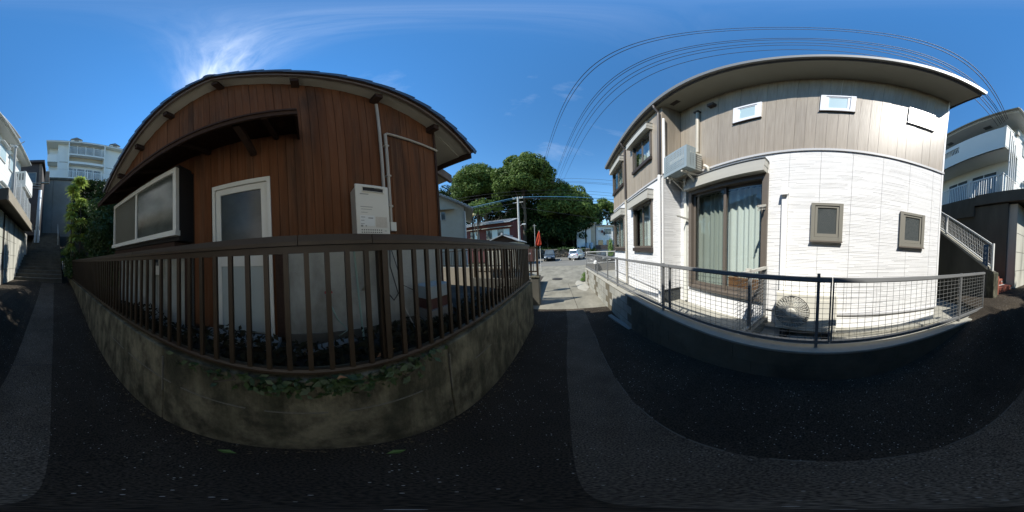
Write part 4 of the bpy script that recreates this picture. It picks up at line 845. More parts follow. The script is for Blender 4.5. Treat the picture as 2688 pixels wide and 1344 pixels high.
# ground air conditioner
ac = T('air_conditioner', 'ivory outdoor air conditioner unit with round fan grille standing in the yard', 'air conditioner', (2.17, .28, .54), WA)
AF = 2.05
MB().box(AF, AF + .27, -.14, .665, .67, 1.225).build('case', 'ac', ac, bevel=.015)
MB().lathe((AF + .001, .44, .955), [(.235, -.006), (.235, 0), (.232, .002)], 36, 'x').build('fan_shroud', 'iron', ac)
fan = MB()
for k in range(4):
    a = k * PI / 2 + .4
    fan.add([(AF - .007, .44 + .05 * math.cos(a), .955 + .05 * math.sin(a)), (AF - .0065, .44 + .21 * math.cos(a - .45), .955 + .21 * math.sin(a - .45)), (AF - .0075, .44 + .22 * math.cos(a + .5), .955 + .22 * math.sin(a + .5))], [(0, 1, 2)])
fan.build('fan_blade', 'print', ac)
gr = MB()
for r_ in (.225, .205, .185, .165, .145, .125, .105, .085): gr.ring((AF - .022 - .02 * (1 - r_ / .225), .44, .955), r_, .0032, 'x', 36, 4)
for k in range(36):
    a = 2 * PI * k / 36; gr.tube([(AF - .045, .44 + .06 * math.cos(a), .955 + .06 * math.sin(a)), (AF - .02, .44 + .23 * math.cos(a), .955 + .23 * math.sin(a))], .0030, 4)
gr.build('fan_grille', 'ac', ac); MB().lathe((AF - .05, .44, .955), [(.07, 0.01), (.06, 0.0), (.01, -.003)], 24, 'x').build('grille_hub', 'ac', ac)
MB().box(AF - .006, AF - .001, -.11, .14, .72, 1.15).build('front_panel', 'ac', ac)
for y_ in (-.05, .5): MB().box(AF - .03, AF + .3, y_, y_ + .09, .54, .665).build('foot', 'black', ac)
MB().tube([(AF + .1, .69, .80), (AF + .2, .66 + .04, .95), (HX - .03, .665, 1.0)], .025, 8).build('pipe_hose', 'ac', ac, smooth=True)

# ------------------------------------------------------------------ block wall and mesh fence along the lane (frame turned -2.86 deg)
FA = -2.86
bwl = T('block_wall', 'low concrete block wall under the grey mesh fence along the lane', 'wall', (1.47, 3, -.1), FA)
OX = 1.398
bm_ = mesh_of(MB().box(0, .15, 0, .392, 0, .186), 'block', 'block'); half = mesh_of(MB().box(0, .15, 0, .192, 0, .186), 'block', 'block')
bmd = mesh_of(MB().box(0, .15, 0, .392, 0, .186), 'block', 'shadeblock'); halfd = mesh_of(MB().box(0, .15, 0, .192, 0, .186), 'block', 'shadeblock')
for r_ in range(4):
    z = -.03 + r_ * .196; s0 = -2.66; s1 = 8.56; k = 0; y_ = s0
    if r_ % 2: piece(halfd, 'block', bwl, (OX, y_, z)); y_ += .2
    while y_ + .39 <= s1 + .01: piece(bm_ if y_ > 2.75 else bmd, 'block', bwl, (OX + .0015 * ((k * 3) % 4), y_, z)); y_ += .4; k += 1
    if s1 - y_ > .15: piece(half, 'block', bwl, (OX, y_, z))
MB().box(OX + .004, OX + .146, -2.65, 8.54, -.1, .755).build('mortar_core', 'shadeblock', bwl)
MB().box(OX - .002, OX + .155, -2.66, 8.57, .757, .79).build('coping', 'cream_concrete', bwl, bevel=.008)
mf = T('mesh_fence', 'dark grey welded mesh fence on the low block wall beside the white house', 'fence', (1.498, 1, .79), FA)
RX = 1.498
posts = [-1.93, -.055, 1.985, 3.945, 4.79, 6.11, 8.5]
for i, p in enumerate(posts): MB().box(RX - .016, RX + .016, p - .015, p + .015, .6 if i < 4 else .79, 1.56 if i != 1 else 1.585).build('post', 'fencegrey', mf)
segs = [(-2.62, -.19), (-.18, 1.82), (1.83, 3.92), (3.97, 6.1), (6.12, 8.5)]
for (a, b) in segs:
    MB().prism([(RX - .025, 1.515), (RX - .02, 1.55), (RX + .02, 1.55), (RX + .025, 1.515), (RX + .02, 1.505), (RX - .02, 1.505)], 'y', a, b).build('top_rail', 'fencegrey', mf)
    MB().box(RX - .018, RX + .018, a, b, .845, .88).build('bottom_rail', 'fencegrey', mf)
    MB().box(RX - .012, RX + .012, a, a + .014, .88, 1.505).build('panel_stile', 'fencegrey', mf); MB().box(RX - .012, RX + .012, b - .014, b, .88, 1.505).build('panel_stile', 'fencegrey', mf)
    w = MB(); t = .0016; k = 1
    while a + k * .075 < b - .02: w.box(RX - t, RX + t, a + k * .075 - t, a + k * .075 + t, .87, 1.51); k += 1
    for k in range(1, 12): w.box(RX - .003 - t, RX - .003 + t, a, b, .86 + k * .0545 - t, .86 + k * .0545 + t)
    tag(w.build('wire_mesh', 'wire', mf), kind='stuff')
df = T('mesh_fence', 'short dividing mesh fence with a beige rail running from the lane fence to the house', 'fence', (1.95, .86, .6))
dl = lambda t: (1.48 + .88 * t, .87 - .03 * t)
def dbox(t0, t1, z0, z1, w_=.02):
    (xa, ya), (xb, yb) = dl(t0), dl(t1); return MB().hexa([(xa, ya - w_, z0), (xb, yb - w_, z0), (xb, yb + w_, z0), (xa, ya + w_, z0), (xa, ya - w_, z1), (xb, yb - w_, z1), (xb, yb + w_, z1), (xa, ya + w_, z1)])
dbox(0.02, 1, .5, .70, .06).build('curb', 'cream_concrete', df); dbox(.02, 1, 1.49, 1.525, .025).build('top_rail', 'shutter', df); dbox(.02, 1, .73, .755).build('bottom_rail', 'shutter', df); dbox(.33, .38, 1.525, 1.55, .03).build('rail_joint', 'shutter', df)
for t in (.38, .97): dbox(t, t + .045, .55, 1.49).build('post', 'fencegrey', df)
w = MB()
for k in range(1, 13): (xa, ya) = dl(k / 13); w.box(xa - .002, xa + .002, ya - .002, ya + .002, .75, 1.49)
for k in range(1, 14):
    z = .75 + k * .053; (xa, ya), (xb, yb) = dl(.02), dl(1); w.hexa([(xa, ya - .002, z), (xb, yb - .002, z), (xb, yb + .002, z), (xa, ya + .002, z), (xa, ya - .002, z + .004), (xb, yb - .002, z + .004), (xb, yb + .002, z + .004), (xa, ya + .002, z + .004)])
tag(w.build('wire_mesh', 'wire', df), kind='stuff')
MB().obox((1.95, .9, .75), (.12, .02, .16), (0, .008, 0), (.01, 0, -.006)).build('brace', 'fencegrey', df)
# far yard fence closing the lot
yf2 = T('mesh_fence', 'pale mesh fence across the end of the yard in front of the dark car', 'fence', (2.0, 9.0, .5))
MB().box(1.08, 3.4, 8.98, 9.08, .3, .95).build('curb', 'grey_concrete', yf2)
MB().box(1.1, 3.4, 9.01, 9.04, 1.60, 1.64).build('top_rail', 'whitemetal', yf2); MB().box(1.1, 3.4, 9.01, 9.04, 1.0, 1.03).build('bottom_rail', 'whitemetal', yf2)
for x in (1.12, 2.3, 3.3): MB().box(x, x + .04, 9.0, 9.045, .9, 1.64).build('post', 'whitemetal', yf2)
w = MB()
for k in range(32): w.box(1.14 + k * .07, 1.144 + k * .07, 9.02, 9.024, 1.03, 1.6)
for k in range(10): w.box(1.12, 3.38, 9.018, 9.022, 1.06 + k * .055, 1.064 + k * .055)
tag(w.build('wire_mesh', 'wire', yf2), kind='stuff')
wp = T('garden_pot', 'small round white pot upside down on the yard curb behind the mesh fence', 'pot', (1.75, 9.02, .95))
MB().lathe((1.62, 8.9, .95), [(.10, 0), (.11, .05), (.095, .14), (.05, .19), (.01, .2)], 14).build('body', 'whitemetal', wp, smooth=True); MB().lathe((1.62, 8.9, .95), [(.118, .0), (.118, .03), (.10, .03)], 14).build('rim', 'whitemetal', wp)
MB().box(1.55, 1.7, 8.83, 8.97, .5, .949).build('stand', 'grey_concrete', wp)
# weed at the wall end
P, N = clump_points([((.92, 8.55, .30), (.15, .15, .22)), ((.88, 8.6, .15), (.18, .15, .12)), ((.95, 8.5, .45), (.1, .1, .15))], 9000, .2)
wd_ = T('weed_clump', 'leafy green weed growing at the far end of the block wall', 'weed', (.92, 8.55, .1)); leaf_obj('leaves', leaf_mesh('leaves', P, N, .03, 'leaf_bright', 1.3, .8, (.92, 8.55, .1)), wd_, 'stuff')
MB().tube([(.92, 8.55, .05), (.94, 8.52, .45)], .008, 5).build('stem', 'bark', wd_)
#--PART3--
# ------------------------------------------------------------------ stair side: pillar, rail, steps, concrete deck
sw = T('stair_wall', 'dark concrete side wall of the side stair sloping up behind the white house', 'wall', (3.0, -3.25, .6))
MB().prism([(1.80, .4), (6.2, .4), (6.2, 3.95), (1.98, 1.58), (1.80, 1.50)], 'y', -3.34, -3.2).build('wall_body', 'dark_concrete', sw)
MB().hexa([(1.97, -3.36, 1.545), (6.2, -3.36, 3.92), (6.2, -3.18, 3.92), (1.97, -3.18, 1.545), (1.97, -3.36, 1.61), (6.2, -3.36, 3.985), (6.2, -3.18, 3.985), (1.97, -3.18, 1.61)]).build('coping', 'cream_concrete', sw)
MB().box(1.78, 1.98, -3.42, -3.19, .4, 1.49).build('end_pillar', 'mossy', sw, bevel=.025)
sf = T('stair_railing', 'white mesh railing sloping up along the side stair', 'railing', (3, -3.27, 1.5))
sl_ = (3.26 - 2.15) / (3.87 - 1.92)
def slope(x0_, x1_, z0, h, w_=.022): return MB().hexa([(x0_, -3.27 - w_, z0 + sl_ * (x0_ - 1.92)), (x1_, -3.27 - w_, z0 + sl_ * (x1_ - 1.92)), (x1_, -3.27 + w_, z0 + sl_ * (x1_ - 1.92)), (x0_, -3.27 + w_, z0 + sl_ * (x0_ - 1.92)), (x0_, -3.27 - w_, z0 + h + sl_ * (x0_ - 1.92)), (x1_, -3.27 - w_, z0 + h + sl_ * (x1_ - 1.92)), (x1_, -3.27 + w_, z0 + h + sl_ * (x1_ - 1.92)), (x0_, -3.27 + w_, z0 + h + sl_ * (x0_ - 1.92))])
slope(1.9, 6.0, 2.11, .045).build('top_rail', 'whitemetal', sf); slope(1.9, 6.0, 1.62, .03).build('bottom_rail', 'whitemetal', sf)
for k, x in enumerate((1.86, 3.45, 5.2)): MB().box(x, x + .05, -3.30, -3.245, 1.45 + sl_ * max(0, x - 1.92), 2.16 + sl_ * max(0, x - 1.92)).build('post', 'whitemetal', sf)
w = MB(); x = 1.95
while x < 6: w.box(x, x + .006, -3.274, -3.268, 1.64 + sl_ * (x - 1.92), 2.12 + sl_ * (x - 1.92)); x += .055
for k in range(1, 5):
    b = slope(1.9, 6.0, 1.62 + k * .098, .006, .003); w.add(b.v, b.f)
tag(w.build('wire_mesh', 'whitemetal', sf), kind='stuff')
sg = T('name_sign', 'narrow dark blue vertical sign with pale characters on the lower end of the stair railing', 'sign', (2.0, -3.2, 1.6))
MB().box(1.985, 2.125, -3.235, -3.225, 1.56, 2.13).build('board', 'signblue', sg)
def bar(a, b, c, d): ch.box(2.055 + a - .0, 2.055 + b, -3.2245, -3.2225, c, d)
for zc in (2.03, 1.92, 1.81, 1.70):                # four small upright characters, strokes only as far as they can be made out
    ch = MB(); bar(-.022, .022, zc + .030, zc + .034); bar(-.018, .018, zc + .012, zc + .016); bar(-.024, .024, zc - .010, zc - .006)
    bar(-.003, .002, zc - .035, zc + .035); 
    if zc > 1.9: bar(-.022, -.018, zc - .01, zc + .03); bar(.018, .022, zc - .01, zc + .03)
    ch.build('character', 'sticker', sg)
bs = T('brick_steps', 'red brick steps leading up into the side stair beside the mossy pillar', 'steps', (2.2, -4.0, .85))
br = mesh_of(MB().box(0, .098, 0, .205, 0, .058), 'brick', 'brick')
for s_ in range(4):
    xf = 1.93 + s_ * .30; z0 = .86 + s_ * .17
    MB().box(xf + .012, xf + 2.4, -4.62, -3.44, .5, z0 + .168).build('step_core', 'mortar', bs)
    for j in range(5): piece(br, 'brick', bs, (xf, -3.65 - j * .232, z0 + .0))
    for j in range(12):                                  # soldier course: bricks on edge across the nosing
        piece(br, 'brick', bs, (xf + .21, -3.45 - (j + 1) * .097, z0 + .112), rz=PI / 2)
    for j in range(5): piece(br, 'brick', bs, (xf + .003, -3.65 - j * .232 + .1 - (.1 if j == 0 else 0), z0 + .056 - .003))
MB().box(1.9, 2.0, -3.62, -3.46, .8, 1.36).build('side_pier', 'brick', bs)
for k in range(8): piece(br, 'brick', bs, (1.885, -3.65, .86 + k * .064))
# podium: lit streaked wall, overhanging slab
po = T('retaining_podium', 'tall concrete retaining wall with an overhanging slab carrying the white apartments', 'retaining wall', (3, -7, .5))
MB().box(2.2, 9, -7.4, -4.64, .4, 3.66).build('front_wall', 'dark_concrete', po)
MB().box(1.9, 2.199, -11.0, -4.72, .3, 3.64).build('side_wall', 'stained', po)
MB().box(1.899, 1.902, -6.9, -6.86, .7, 3.0).build('wall_drain', 'black', po)
MB().tube([(1.86, -5.75, .8), (1.86, -5.75, 3.6)], .03, 8).build('drain_pipe', 'black', po)
MB().tube([(1.86, -6.2, .8), (1.86, -6.2, 3.0)], .018, 6).build('drain_pipe', 'pvc', po)
for z in (1.45, 2.05, 2.65): MB().box(1.896, 1.901, -7.9, -4.74, z, z + .012).build('pour_line', 'dark_concrete', po)
MB().box(1.42, 9, -10.2, -4.60, 3.72, 4.06).build('slab', 'dark_concrete', po)
MB().box(1.40, 1.43, -10.2, -4.59, 3.84, 4.10).build('edge_beam', 'tan_concrete', po); MB().box(1.40, 3.5, -4.598, -4.57, 3.70, 4.10).build('edge_beam', 'dark_concrete', po); MB().box(1.38, 1.44, -10.2, -4.56, 3.67, 3.83).build('edge_lip', 'tan_concrete', po)
MB().box(3.5, 9, -4.63, -4.57, 3.3, 3.72).build('edge_beam', 'dark_concrete', po)
# white apartments on the podium
AA = 4.0
ap = T('apartment_building', 'white two storey apartment building with balconies above the concrete podium', 'apartment building', (5, -7, 4.06), AA)
_ca, _sa = math.cos(R(AA)), math.sin(R(AA))
bx0, bf, bk = 2.72, -5.75, -9.6
bx0 = 2.95
MB().box(bx0, 12, bk, bf, 3.9, 8.55).build('wall', 'whitepaint', ap)
MB().box(bx0 - .45, 12.2, bk - .3, bf + 1.15, 8.55, 8.62).build('soffit', 'whitepaint', ap)
MB().box(bx0 - .50, 12.2, bk - .35, bf + 1.22, 8.60, 8.74).build('roof_fascia', 'whitepaint', ap)
MB().hexa([(bx0 - .52, bf + 1.25, 8.741), (12, bf + 1.25, 8.741), (12, -7.6, 9.3), (bx0 - .52, -7.6, 9.3), (bx0 - .52, bf + 1.25, 8.78), (12, bf + 1.25, 8.78), (12, -7.6, 9.35), (bx0 - .52, -7.6, 9.35)]).build('roof', 'gutter', ap)
MB().tube([(bx0 - .55, bk - .35, 8.66), (bx0 - .55, bf + 1.25, 8.66)], .05, 8).build('gutter', 'whitemetal', ap); MB().tube([(bx0 - .55, bf + 1.27, 8.66), (12, bf + 1.27, 8.66)], .05, 8).build('gutter', 'bsoffit', ap)
for x in (3.9, 6.2): MB().box(x, x + .35, bf + .55, bf + .75, 8.53, 8.549).build('soffit_vent', 'gutter', ap)
for zb, h in ((6.55, 1.22), (3.75, 1.30)):
    MB().box(bx0, 12, bf, bf + .98, zb - .12, zb).build('balcony_floor', 'whitepaint', ap)
    MB().box(bx0, bx0 + .08, bf, bf + 1.0, zb - .121, zb + h).build('balcony_side', 'whitepaint', ap)
    MB().box(bx0 - .02, bx0 + .1, bf, bf + 1.02, zb + h, zb + h + .04).build('balcony_cap', 'whitemetal', ap)
    if zb > 5:
        b = MB(); holes_wall(b, 0, 1, bx0 + .08, 12, zb - .12, zb + h, [(5.3, 8.0, zb + .55, zb + .95)]); b.v = [(y_, bf + .92 + .08 * q, z) for q, y_, z in b.v]; b.build('balcony_front', 'bluewhite', ap)
        la = MB(); k = 0
        while 5.3 + k * .1 < 8.0: la.obox((5.35 + k * .1, bf + .96, zb + .75), (.05, 0, .2), (0, .012, 0), (.012, 0, -.004)); k += 1
        la.build('lattice', 'bluewhite', ap)
    else:
        MB().box(bx0 + .12, 8, bf + .94, bf + .98, zb + h - .03, zb + h + .02).build('balcony_rail', 'whitemetal', ap)
        la = mesh_of(MB().box(-.014, .014, -.014, .014, 0, 1.25), 'balcony_bar', 'whitemetal')
        for k in range(46): piece(la, 'balcony_bar', ap, (bx0 + .2 + k * .11, bf + .96, zb + .02))
        MB().box(bx0 + 1.55, bx0 + 1.62, bf + .93, bf + 1.0, zb, zb + h + .08).build('balcony_post', 'whitemetal', ap)
for i, (x, z) in enumerate(((3.9, 4.3), (5.6, 4.3), (3.9, 6.9), (5.6, 6.9))):
    o = MB().box(x - .05, x + 1.4, bf + .001, bf + .03, z - .05, z + 1.65).build('window', 'whitemetal', ap); MB().box(x, x + .65, bf + .031, bf + .035, z, z + 1.6).build('pane', 'mirrorglass', o); MB().box(x + .7, x + 1.35, bf + .031, bf + .035, z, z + 1.6).build('pane', 'mirrorglass', o)
# lane-side face: siding lines, windows, small balcony at the far end, satellite dish, pipes
for k in range(14): MB().box(bx0 - .006, bx0 + .001, bk, bf, 4.3 + k * .3, 4.312 + k * .3).build('siding_line', 'bluewhite', ap)
for (a, b, c, d) in ((-7.0, -6.2, 6.9, 7.9), (-8.2, -7.5, 6.9, 7.9), (-7.1, -6.3, 4.5, 5.4)):
    o = MB().box(bx0 - .05, bx0 - .008, a, b, c, d).build('window', 'whitemetal', ap); MB().box(bx0 - .056, bx0 - .051, a + .06, b - .06, c + .06, d - .06).build('pane', 'skyglass', o); MB().box(bx0 - .25, bx0 - .05, a - .05, b + .05, d + .02, d + .05).build('window_hood', 'whitemetal', o)
eb = MB().box(bx0 - .75, bx0 - .01, bk - .1, bk + 1.6, 5.9, 6.0).build('end_balcony', 'whitepaint', ap)
MB().box(bx0 - .78, bx0 - .72, bk - .1, bk + 1.6, 6.0, 6.95).build('balcony_front', 'whitepaint', eb); MB().box(bx0 - .72, bx0, bk + 1.54, bk + 1.6, 6.0, 6.95).build('balcony_side', 'whitepaint', eb)
for k in range(4): MB().box(bx0 - .65 + k * .16, bx0 - .60 + k * .16, bk + 1.605, bk + 1.615, 6.35, 6.8).build('balcony_slot', 'black', eb)
for i, y_ in enumerate((-5.05, -5.2, -5.35, -5.5)): MB().tube([(bx0 - .03, y_, 4.0), (bx0 - .03, y_, 7.7 - .2 * i)], .022, 8).build('service_pipe', 'whitemetal', ap)
MB().box(bx0 - .12, bx0 - .04, -5.6, -5.4, 7.75, 8.1).build('junction_box', 'print', ap)
# pole with aerial at the slab corner
ae = T('aerial_mast', 'grey mast with a small white aerial standing at the slab corner of the apartments', 'mast', (1.6, -5.8, 4.1))
MB().tube([(1.55, -5.6, 4.1), (1.55, -5.6, 6.75)], .05, 10).build('mast', 'polegrey', ae)
for (a, b) in (((0, 0, 0), (-.35, .1, .2)), ((0, 0, .05), (.25, -.1, .25)), ((0, 0, -.02), (.3, .15, -.1))): MB().tube([(1.55 + a[0], -5.6 + a[1], 6.7 + a[2]), (1.55 + b[0], -5.6 + b[1], 6.7 + b[2])], .02, 6).build('aerial_arm', 'whitemetal', ae)
MB().lathe((1.55, -5.6, 6.62), [(.07, 0), (.09, .05), (.06, .12)], 10).build('aerial_head', 'whitemetal', ae)
# mesh screens along the slab edge
es = T('edge_screen', 'pale mesh screen fence along the edge of the apartment slab', 'fence', (1.45, -8, 4.1))
for k in range(5):
    a = -5.7 - k * .9; MB().box(1.47, 1.51, a - .02, a + .02, 4.1, 5.3).build('post', 'whitemetal', es)
    if k < 4:
        w = MB(); 
        for q in range(17): w.box(1.488, 1.494, a - .05 - q * .05, a - .046 - q * .05, 4.15, 5.25)
        for q in range(16): w.box(1.489, 1.493, a - .88, a - .02, 4.15 + q * .07, 4.156 + q * .07)
        tag(w.build('screen_mesh', 'whitemetal', es), kind='stuff')
# lane steps
sp = T('lane_steps', 'long flight of worn concrete steps climbing out of the lane', 'steps', (.6, -11, .8))
for k in range(21):
    y_ = -7.75 - k * .345
    MB().box(-.42, 1.9 if k < 8 else 1.75, y_ - .42, y_, .3, .86 + .172 * (k + 1)).build('step', 'step', sp, bevel=.012)
hr = T('handrail', 'thin grey handrail beside the upper lane steps', 'handrail', (-.3, -13, 3))
MB().tube([(-.25, -12.0, 3.1), (-.25, -12.0, 3.95), (-.25, -14.9, 5.4), (-.25, -14.9, 4.5)], .022, 8).build('rail', 'polegrey', hr); MB().tube([(-.25, -13.4, 3.8), (-.25, -13.4, 4.64)], .018, 6).build('post', 'polegrey', hr)
bank = MB().add([(-14, -8.4, .7), (-.44, -8.4, .75), (-.44, -16, 4.4), (-14, -16, 4.8)], [(0, 1, 2, 3)]).build('bank', 'soil', base=(-6, -12, 2)); struct(bank)
bank2 = MB().add([(1.75, -10.9, 2.2), (6, -10.9, 3), (6, -16, 5), (1.75, -16, 4.4)], [(0, 1, 2, 3)]).build('bank', 'soil', base=(4, -13, 3)); struct(bank2)
rw = T('retaining_wall', 'high grey concrete retaining wall at the top of the lane steps', 'retaining wall', (-3, -16.6, 3))
for i, (a, b) in enumerate(((-16, -6.2), (-6.2, -2.6), (-2.6, .35), (.35, 1.9), (1.9, 9))):
    MB().box(a + .01, b - .01, -17.2, -16.5 - .02 * (i % 2), 2.0, 10.95).build('wall_panel', 'grey_concrete', rw)
MB().box(-16, 9, -17.3, -16.4, 10.952, 11.25).build('coping', 'dark_concrete', rw)
ter = MB().add([(-60, -17, 11.1), (60, -17, 11.1), (60, -80, 14), (-60, -80, 14)], [(0, 1, 2, 3)]).build('upper_terrace', 'ground', base=(0, -40, 11)); struct(ter)
for y_ in (.15, -1.2, -2.9, -5.0): pass
rf = T('wall_top_fence', 'thin pale fence along the top of the high retaining wall', 'fence', (-3, -16.6, 11.25))
for k in range(10): MB().box(1.4 - k * 1.55, 1.46 - k * 1.55, -16.7, -16.64, 11.25, 12.7).build('post', 'bluewhite', rf)
w = MB()
for k in range(60): w.box(1.4 - k * .23, 1.412 - k * .23, -16.68, -16.668, 11.3, 12.65)
for z in (11.35, 12.62): w.box(-12.5, 1.4, -16.69, -16.66, z, z + .03)
tag(w.build('rail_mesh', 'bluewhite', rf), kind='stuff')
# apartments at the back
bb_ = T('apartment_building', 'pale blue white apartment block with dormers high above the lane steps', 'apartment building', (-5, -23, 12), 0)
MB().box(-14, .03, -30, -20.6, 11, 20.1).build('wall', 'bluewhite', bb_); MB().box(.03, 1.2, -30, -21.8, 11, 20.1).build('wall', 'bluewhite', bb_)
MB().box(-14.3, 1.55, -30, -19.9, 20.1, 20.3).build('roof_fascia', 'bluewhite', bb_)
MB().hexa([(-14.3, -19.88, 20.301), (1.57, -19.88, 20.301), (1.57, -25, 22.5), (-14.3, -25, 22.5), (-14.3, -19.88, 20.36), (1.57, -19.88, 20.36), (1.57, -25, 22.55), (-14.3, -25, 22.55)]).build('roof', 'greytile', bb_)
for a, b in ((-6.1, -1.35),):
    for z0, z1 in ((17.5, 19.25), (13.2, 14.6)):
        MB().box(a, b, -20.6, -19.95, z0, z0 + .25).build('balcony_floor', 'bluewhite', bb_); MB().box(a, b, -20.02, -19.96, z1 - .08, z1).build('balcony_rail', 'bluewhite', bb_)
        la = mesh_of(MB().box(-.03, .03, -.02, .02, 0, z1 - z0 - .3), 'balcony_bar', 'bluewhite')
        for k in range(30): piece(la, 'balcony_bar', bb_, (a + .1 + k * .158, -19.99, z0 + .25))
    for x in (a - .03, b - .03): MB().box(x - .06, x + .08, -20.6, -19.94, 12, 20.1).build('balcony_pier', 'bluewhite', bb_)
    MB().box(a + .1, b - .1, -20.59, -19.97, 15.9, 16.3).build('balcony_hood', 'bluewhite', bb_); MB().box(a + .08, b - .08, -20.599, -20.58, 16.4, 17.5).build('shade_panel', 'tanwall', bb_)
    for z in (13.4, 18.0):
        for k in range(4):
            x = a + .35 + k * 1.1; o = MB().box(x - .06, x + 1.0, -20.6, -20.56, z - .1, z + 2.0).build('window', 'whitemetal', bb_); MB().box(x, x + .94, -20.559, -20.55, z, z + 1.9).build('pane', 'mirrorglass', o)
for z in (13.4, 16.4):
    MB().box(.05, 1.35, -21.8, -20.5, z + .0, z + .2).build('side_balcony_floor', 'bluewhite', bb_); MB().box(.05, 1.35, -20.56, -20.5, z + .2, z + 1.4).build('side_balcony_front', 'bluewhite', bb_); MB().box(1.3, 1.36, -21.8, -20.561, z + .2, z + 1.4).build('side_balcony_side', 'bluewhite', bb_)
for x in (-2.35, -7.75):
    d_ = MB().box(x - .7, x + .7, -23, -20.6, 20.4, 21.4).build('dormer', 'bluewhite', bb_); MB().prism([(x - .8, 21.35), (x + .8, 21.35), (x, 21.85)], 'y', -23, -20.45).build('dormer_roof', 'gutter', d_); MB().box(x - .28, x + .28, -20.6, -20.57, 20.75, 21.3).build('louvre', 'print', d_)
for x, z in ((-.9, 16.4), (-7.2, 16.2)): MB().box(x - .7, x + .7, -20.62, -20.59, z, z + .12).build('band', 'print', bb_)
# dark house left of the stairs and the big blue grey pipe
dh = T('dark_house', 'dark brown clad house with a flat eave squeezed beside the top of the lane steps', 'house', (2.2, -14, 4))
MB().box(1.25, 5, -16.3, -13.2, 4, 10.9).build('wall', 'darkhouse', dh); MB().box(1.05, 5.2, -16.3, -12.9, 10.95, 11.2).build('roof', 'darkhouse', dh)
MB().box(1.3, 1.5, -13.199, -13.15, 7.5, 10.9).build('drain_board', 'barge', dh)
o = MB().box(1.7, 2.5, -13.199, -13.14, 8.6, 9.9).build('window', 'print', dh); MB().box(1.76, 2.44, -13.139, -13.13, 8.66, 9.84).build('pane', 'mirrorglass', o)
for k in range(3): MB().tube([(1.3, -13.1, 8.2 + k * .25), (2.4, -13.1, 8.3 + k * .25)], .025, 6).build('pipe', 'polegrey', dh)
MB().box(.62, .95, -13.25, -12.95, 8.8, 9.9).build('chimney_flue', 'barge', dh); MB().box(.62, 1.25, -13.22, -13.0, 8.7, 8.8).build('flue_bracket', 'print', dh)
bp = T('drain_pipe', 'large blue grey drain pipe standing against the dark house', 'pipe', (1.35, -12.6, 3.9))
MB().tube([(1.42, -12.62, 3.3), (1.36, -12.62, 5.2), (1.27, -12.62, 7.75)], .145, 14).build('pipe', 'bluepipe', bp, smooth=True)
for z in (4.6, 5.9, 7.0): MB().lathe((1.44 - .04 * (z - 3.5), -12.62, z), [(.158, 0), (.158, .05)], 14).build('pipe_band', 'bluepipe', bp)
MB().box(1.2, 1.6, -12.85, -12.5, 3.2, 4.3).build('pipe_base', 'bluepipe', bp)
# white drain pole at the left end of the railing
pw_ = T('drain_pole', 'pale plastic pole with a bent branch at the stair end of the railing fence', 'pole', (-.62, -9.2, .8))
MB().tube([(-.62, -9.3, .7), (-.62, -9.3, 1.95)], .05, 10).build('pole', 'polegrey', pw_); MB().tube([(-.50, -9.3, 1.9), (-.50, -9.3, 1.5), (-.58, -9.3, 1.3)], .03, 8).build('branch', 'whitemetal', pw_)

# ------------------------------------------------------------------ plants by the stairs
def plant(name, label, cat, base, clumps, per, size, m, stems=(), group=None, aspect=1.0, jit=.8, shell=.4, nm='foliage'):
    t = T(name, label, cat, base, 0, group); P, N = clump_points(clumps, per, shell)
    leaf_obj(nm, leaf_mesh(nm, P, N, size, m, aspect, jit, base), t, 'stuff')
    for pts, r_ in stems: MB().tube(pts, r_, 7, r_ * .5).build('stem', 'bark', t)
    return t
# tall plant with rosettes of narrow leaves
tall = T('rosette_plant', 'tall bright green plant with rosettes of narrow leaves beside the lane steps', 'plant', (-1.25, -7.8, 1.0))
def rosette(c, r_, n, up_=.2):
    b = MB(); n = int(n * 1.7); r_ *= 1.15
    for i in range(n):
        a = RNG.uniform(0, 2 * PI); e = RNG.uniform(-.6, 1.1); l = r_ * RNG.uniform(.7, 1.15); d = Vector((math.cos(a) * math.cos(e), math.sin(a) * math.cos(e), math.sin(e) + up_)).normalized()
        s_ = d.cross(Vector((0, 0, 1))).normalized() * .030; C0 = Vector(c); p1 = C0 + d * l * .5 + Vector((0, 0, .03)); p2 = C0 + d * l - Vector((0, 0, .10 * l / .4))
        b.add([C0, p1 - s_, p2, p1 + s_], [(0, 1, 2, 3)])
    return b
ros = [((-1.13, -7.6, 5.95), .42, 150), ((-.80, -7.6, 5.45), .40, 130), ((-.95, -7.7, 5.1), .3, 70), ((-1.2, -7.6, 4.75), .36, 120), ((-.80, -7.6, 4.5), .33, 110), ((-.75, -7.6, 4.0), .38, 140), ((-1.2, -7.5, 3.7), .36, 100), ((-.72, -7.6, 3.4), .36, 110), ((-.9, -7.6, 2.95), .34, 110), ((-1.3, -7.6, 3.0), .32, 80), ((-.8, -7.7, 2.5), .36, 100)]
for (c, r_, n) in ros: tag(rosette(c, r_, n).build('leaf_rosette', 'leaf_rosette', tall))
for pts in ([(-1.2, -7.7, 1.0), (-1.22, -7.65, 3.5), (-1.13, -7.6, 5.9)], [(-.85, -7.7, 1.0), (-.78, -7.65, 3.2), (-.80, -7.6, 5.4)], [(-1.0, -7.75, 1.0), (-.92, -7.7, 3.4)]): MB().tube(pts, .035, 7, .018).build('stem', 'bark', tall)
def bush_clumps(c, ext, n, r_): return [((c[0] + RNG.uniform(-1, 1) * ext[0], c[1] + RNG.uniform(-1, 1) * ext[1], c[2] + RNG.uniform(-1, 1) * ext[2]), (r_ * RNG.uniform(.7, 1.3),) * 2 + (r_ * RNG.uniform(.6, 1),)) for _ in range(n)]
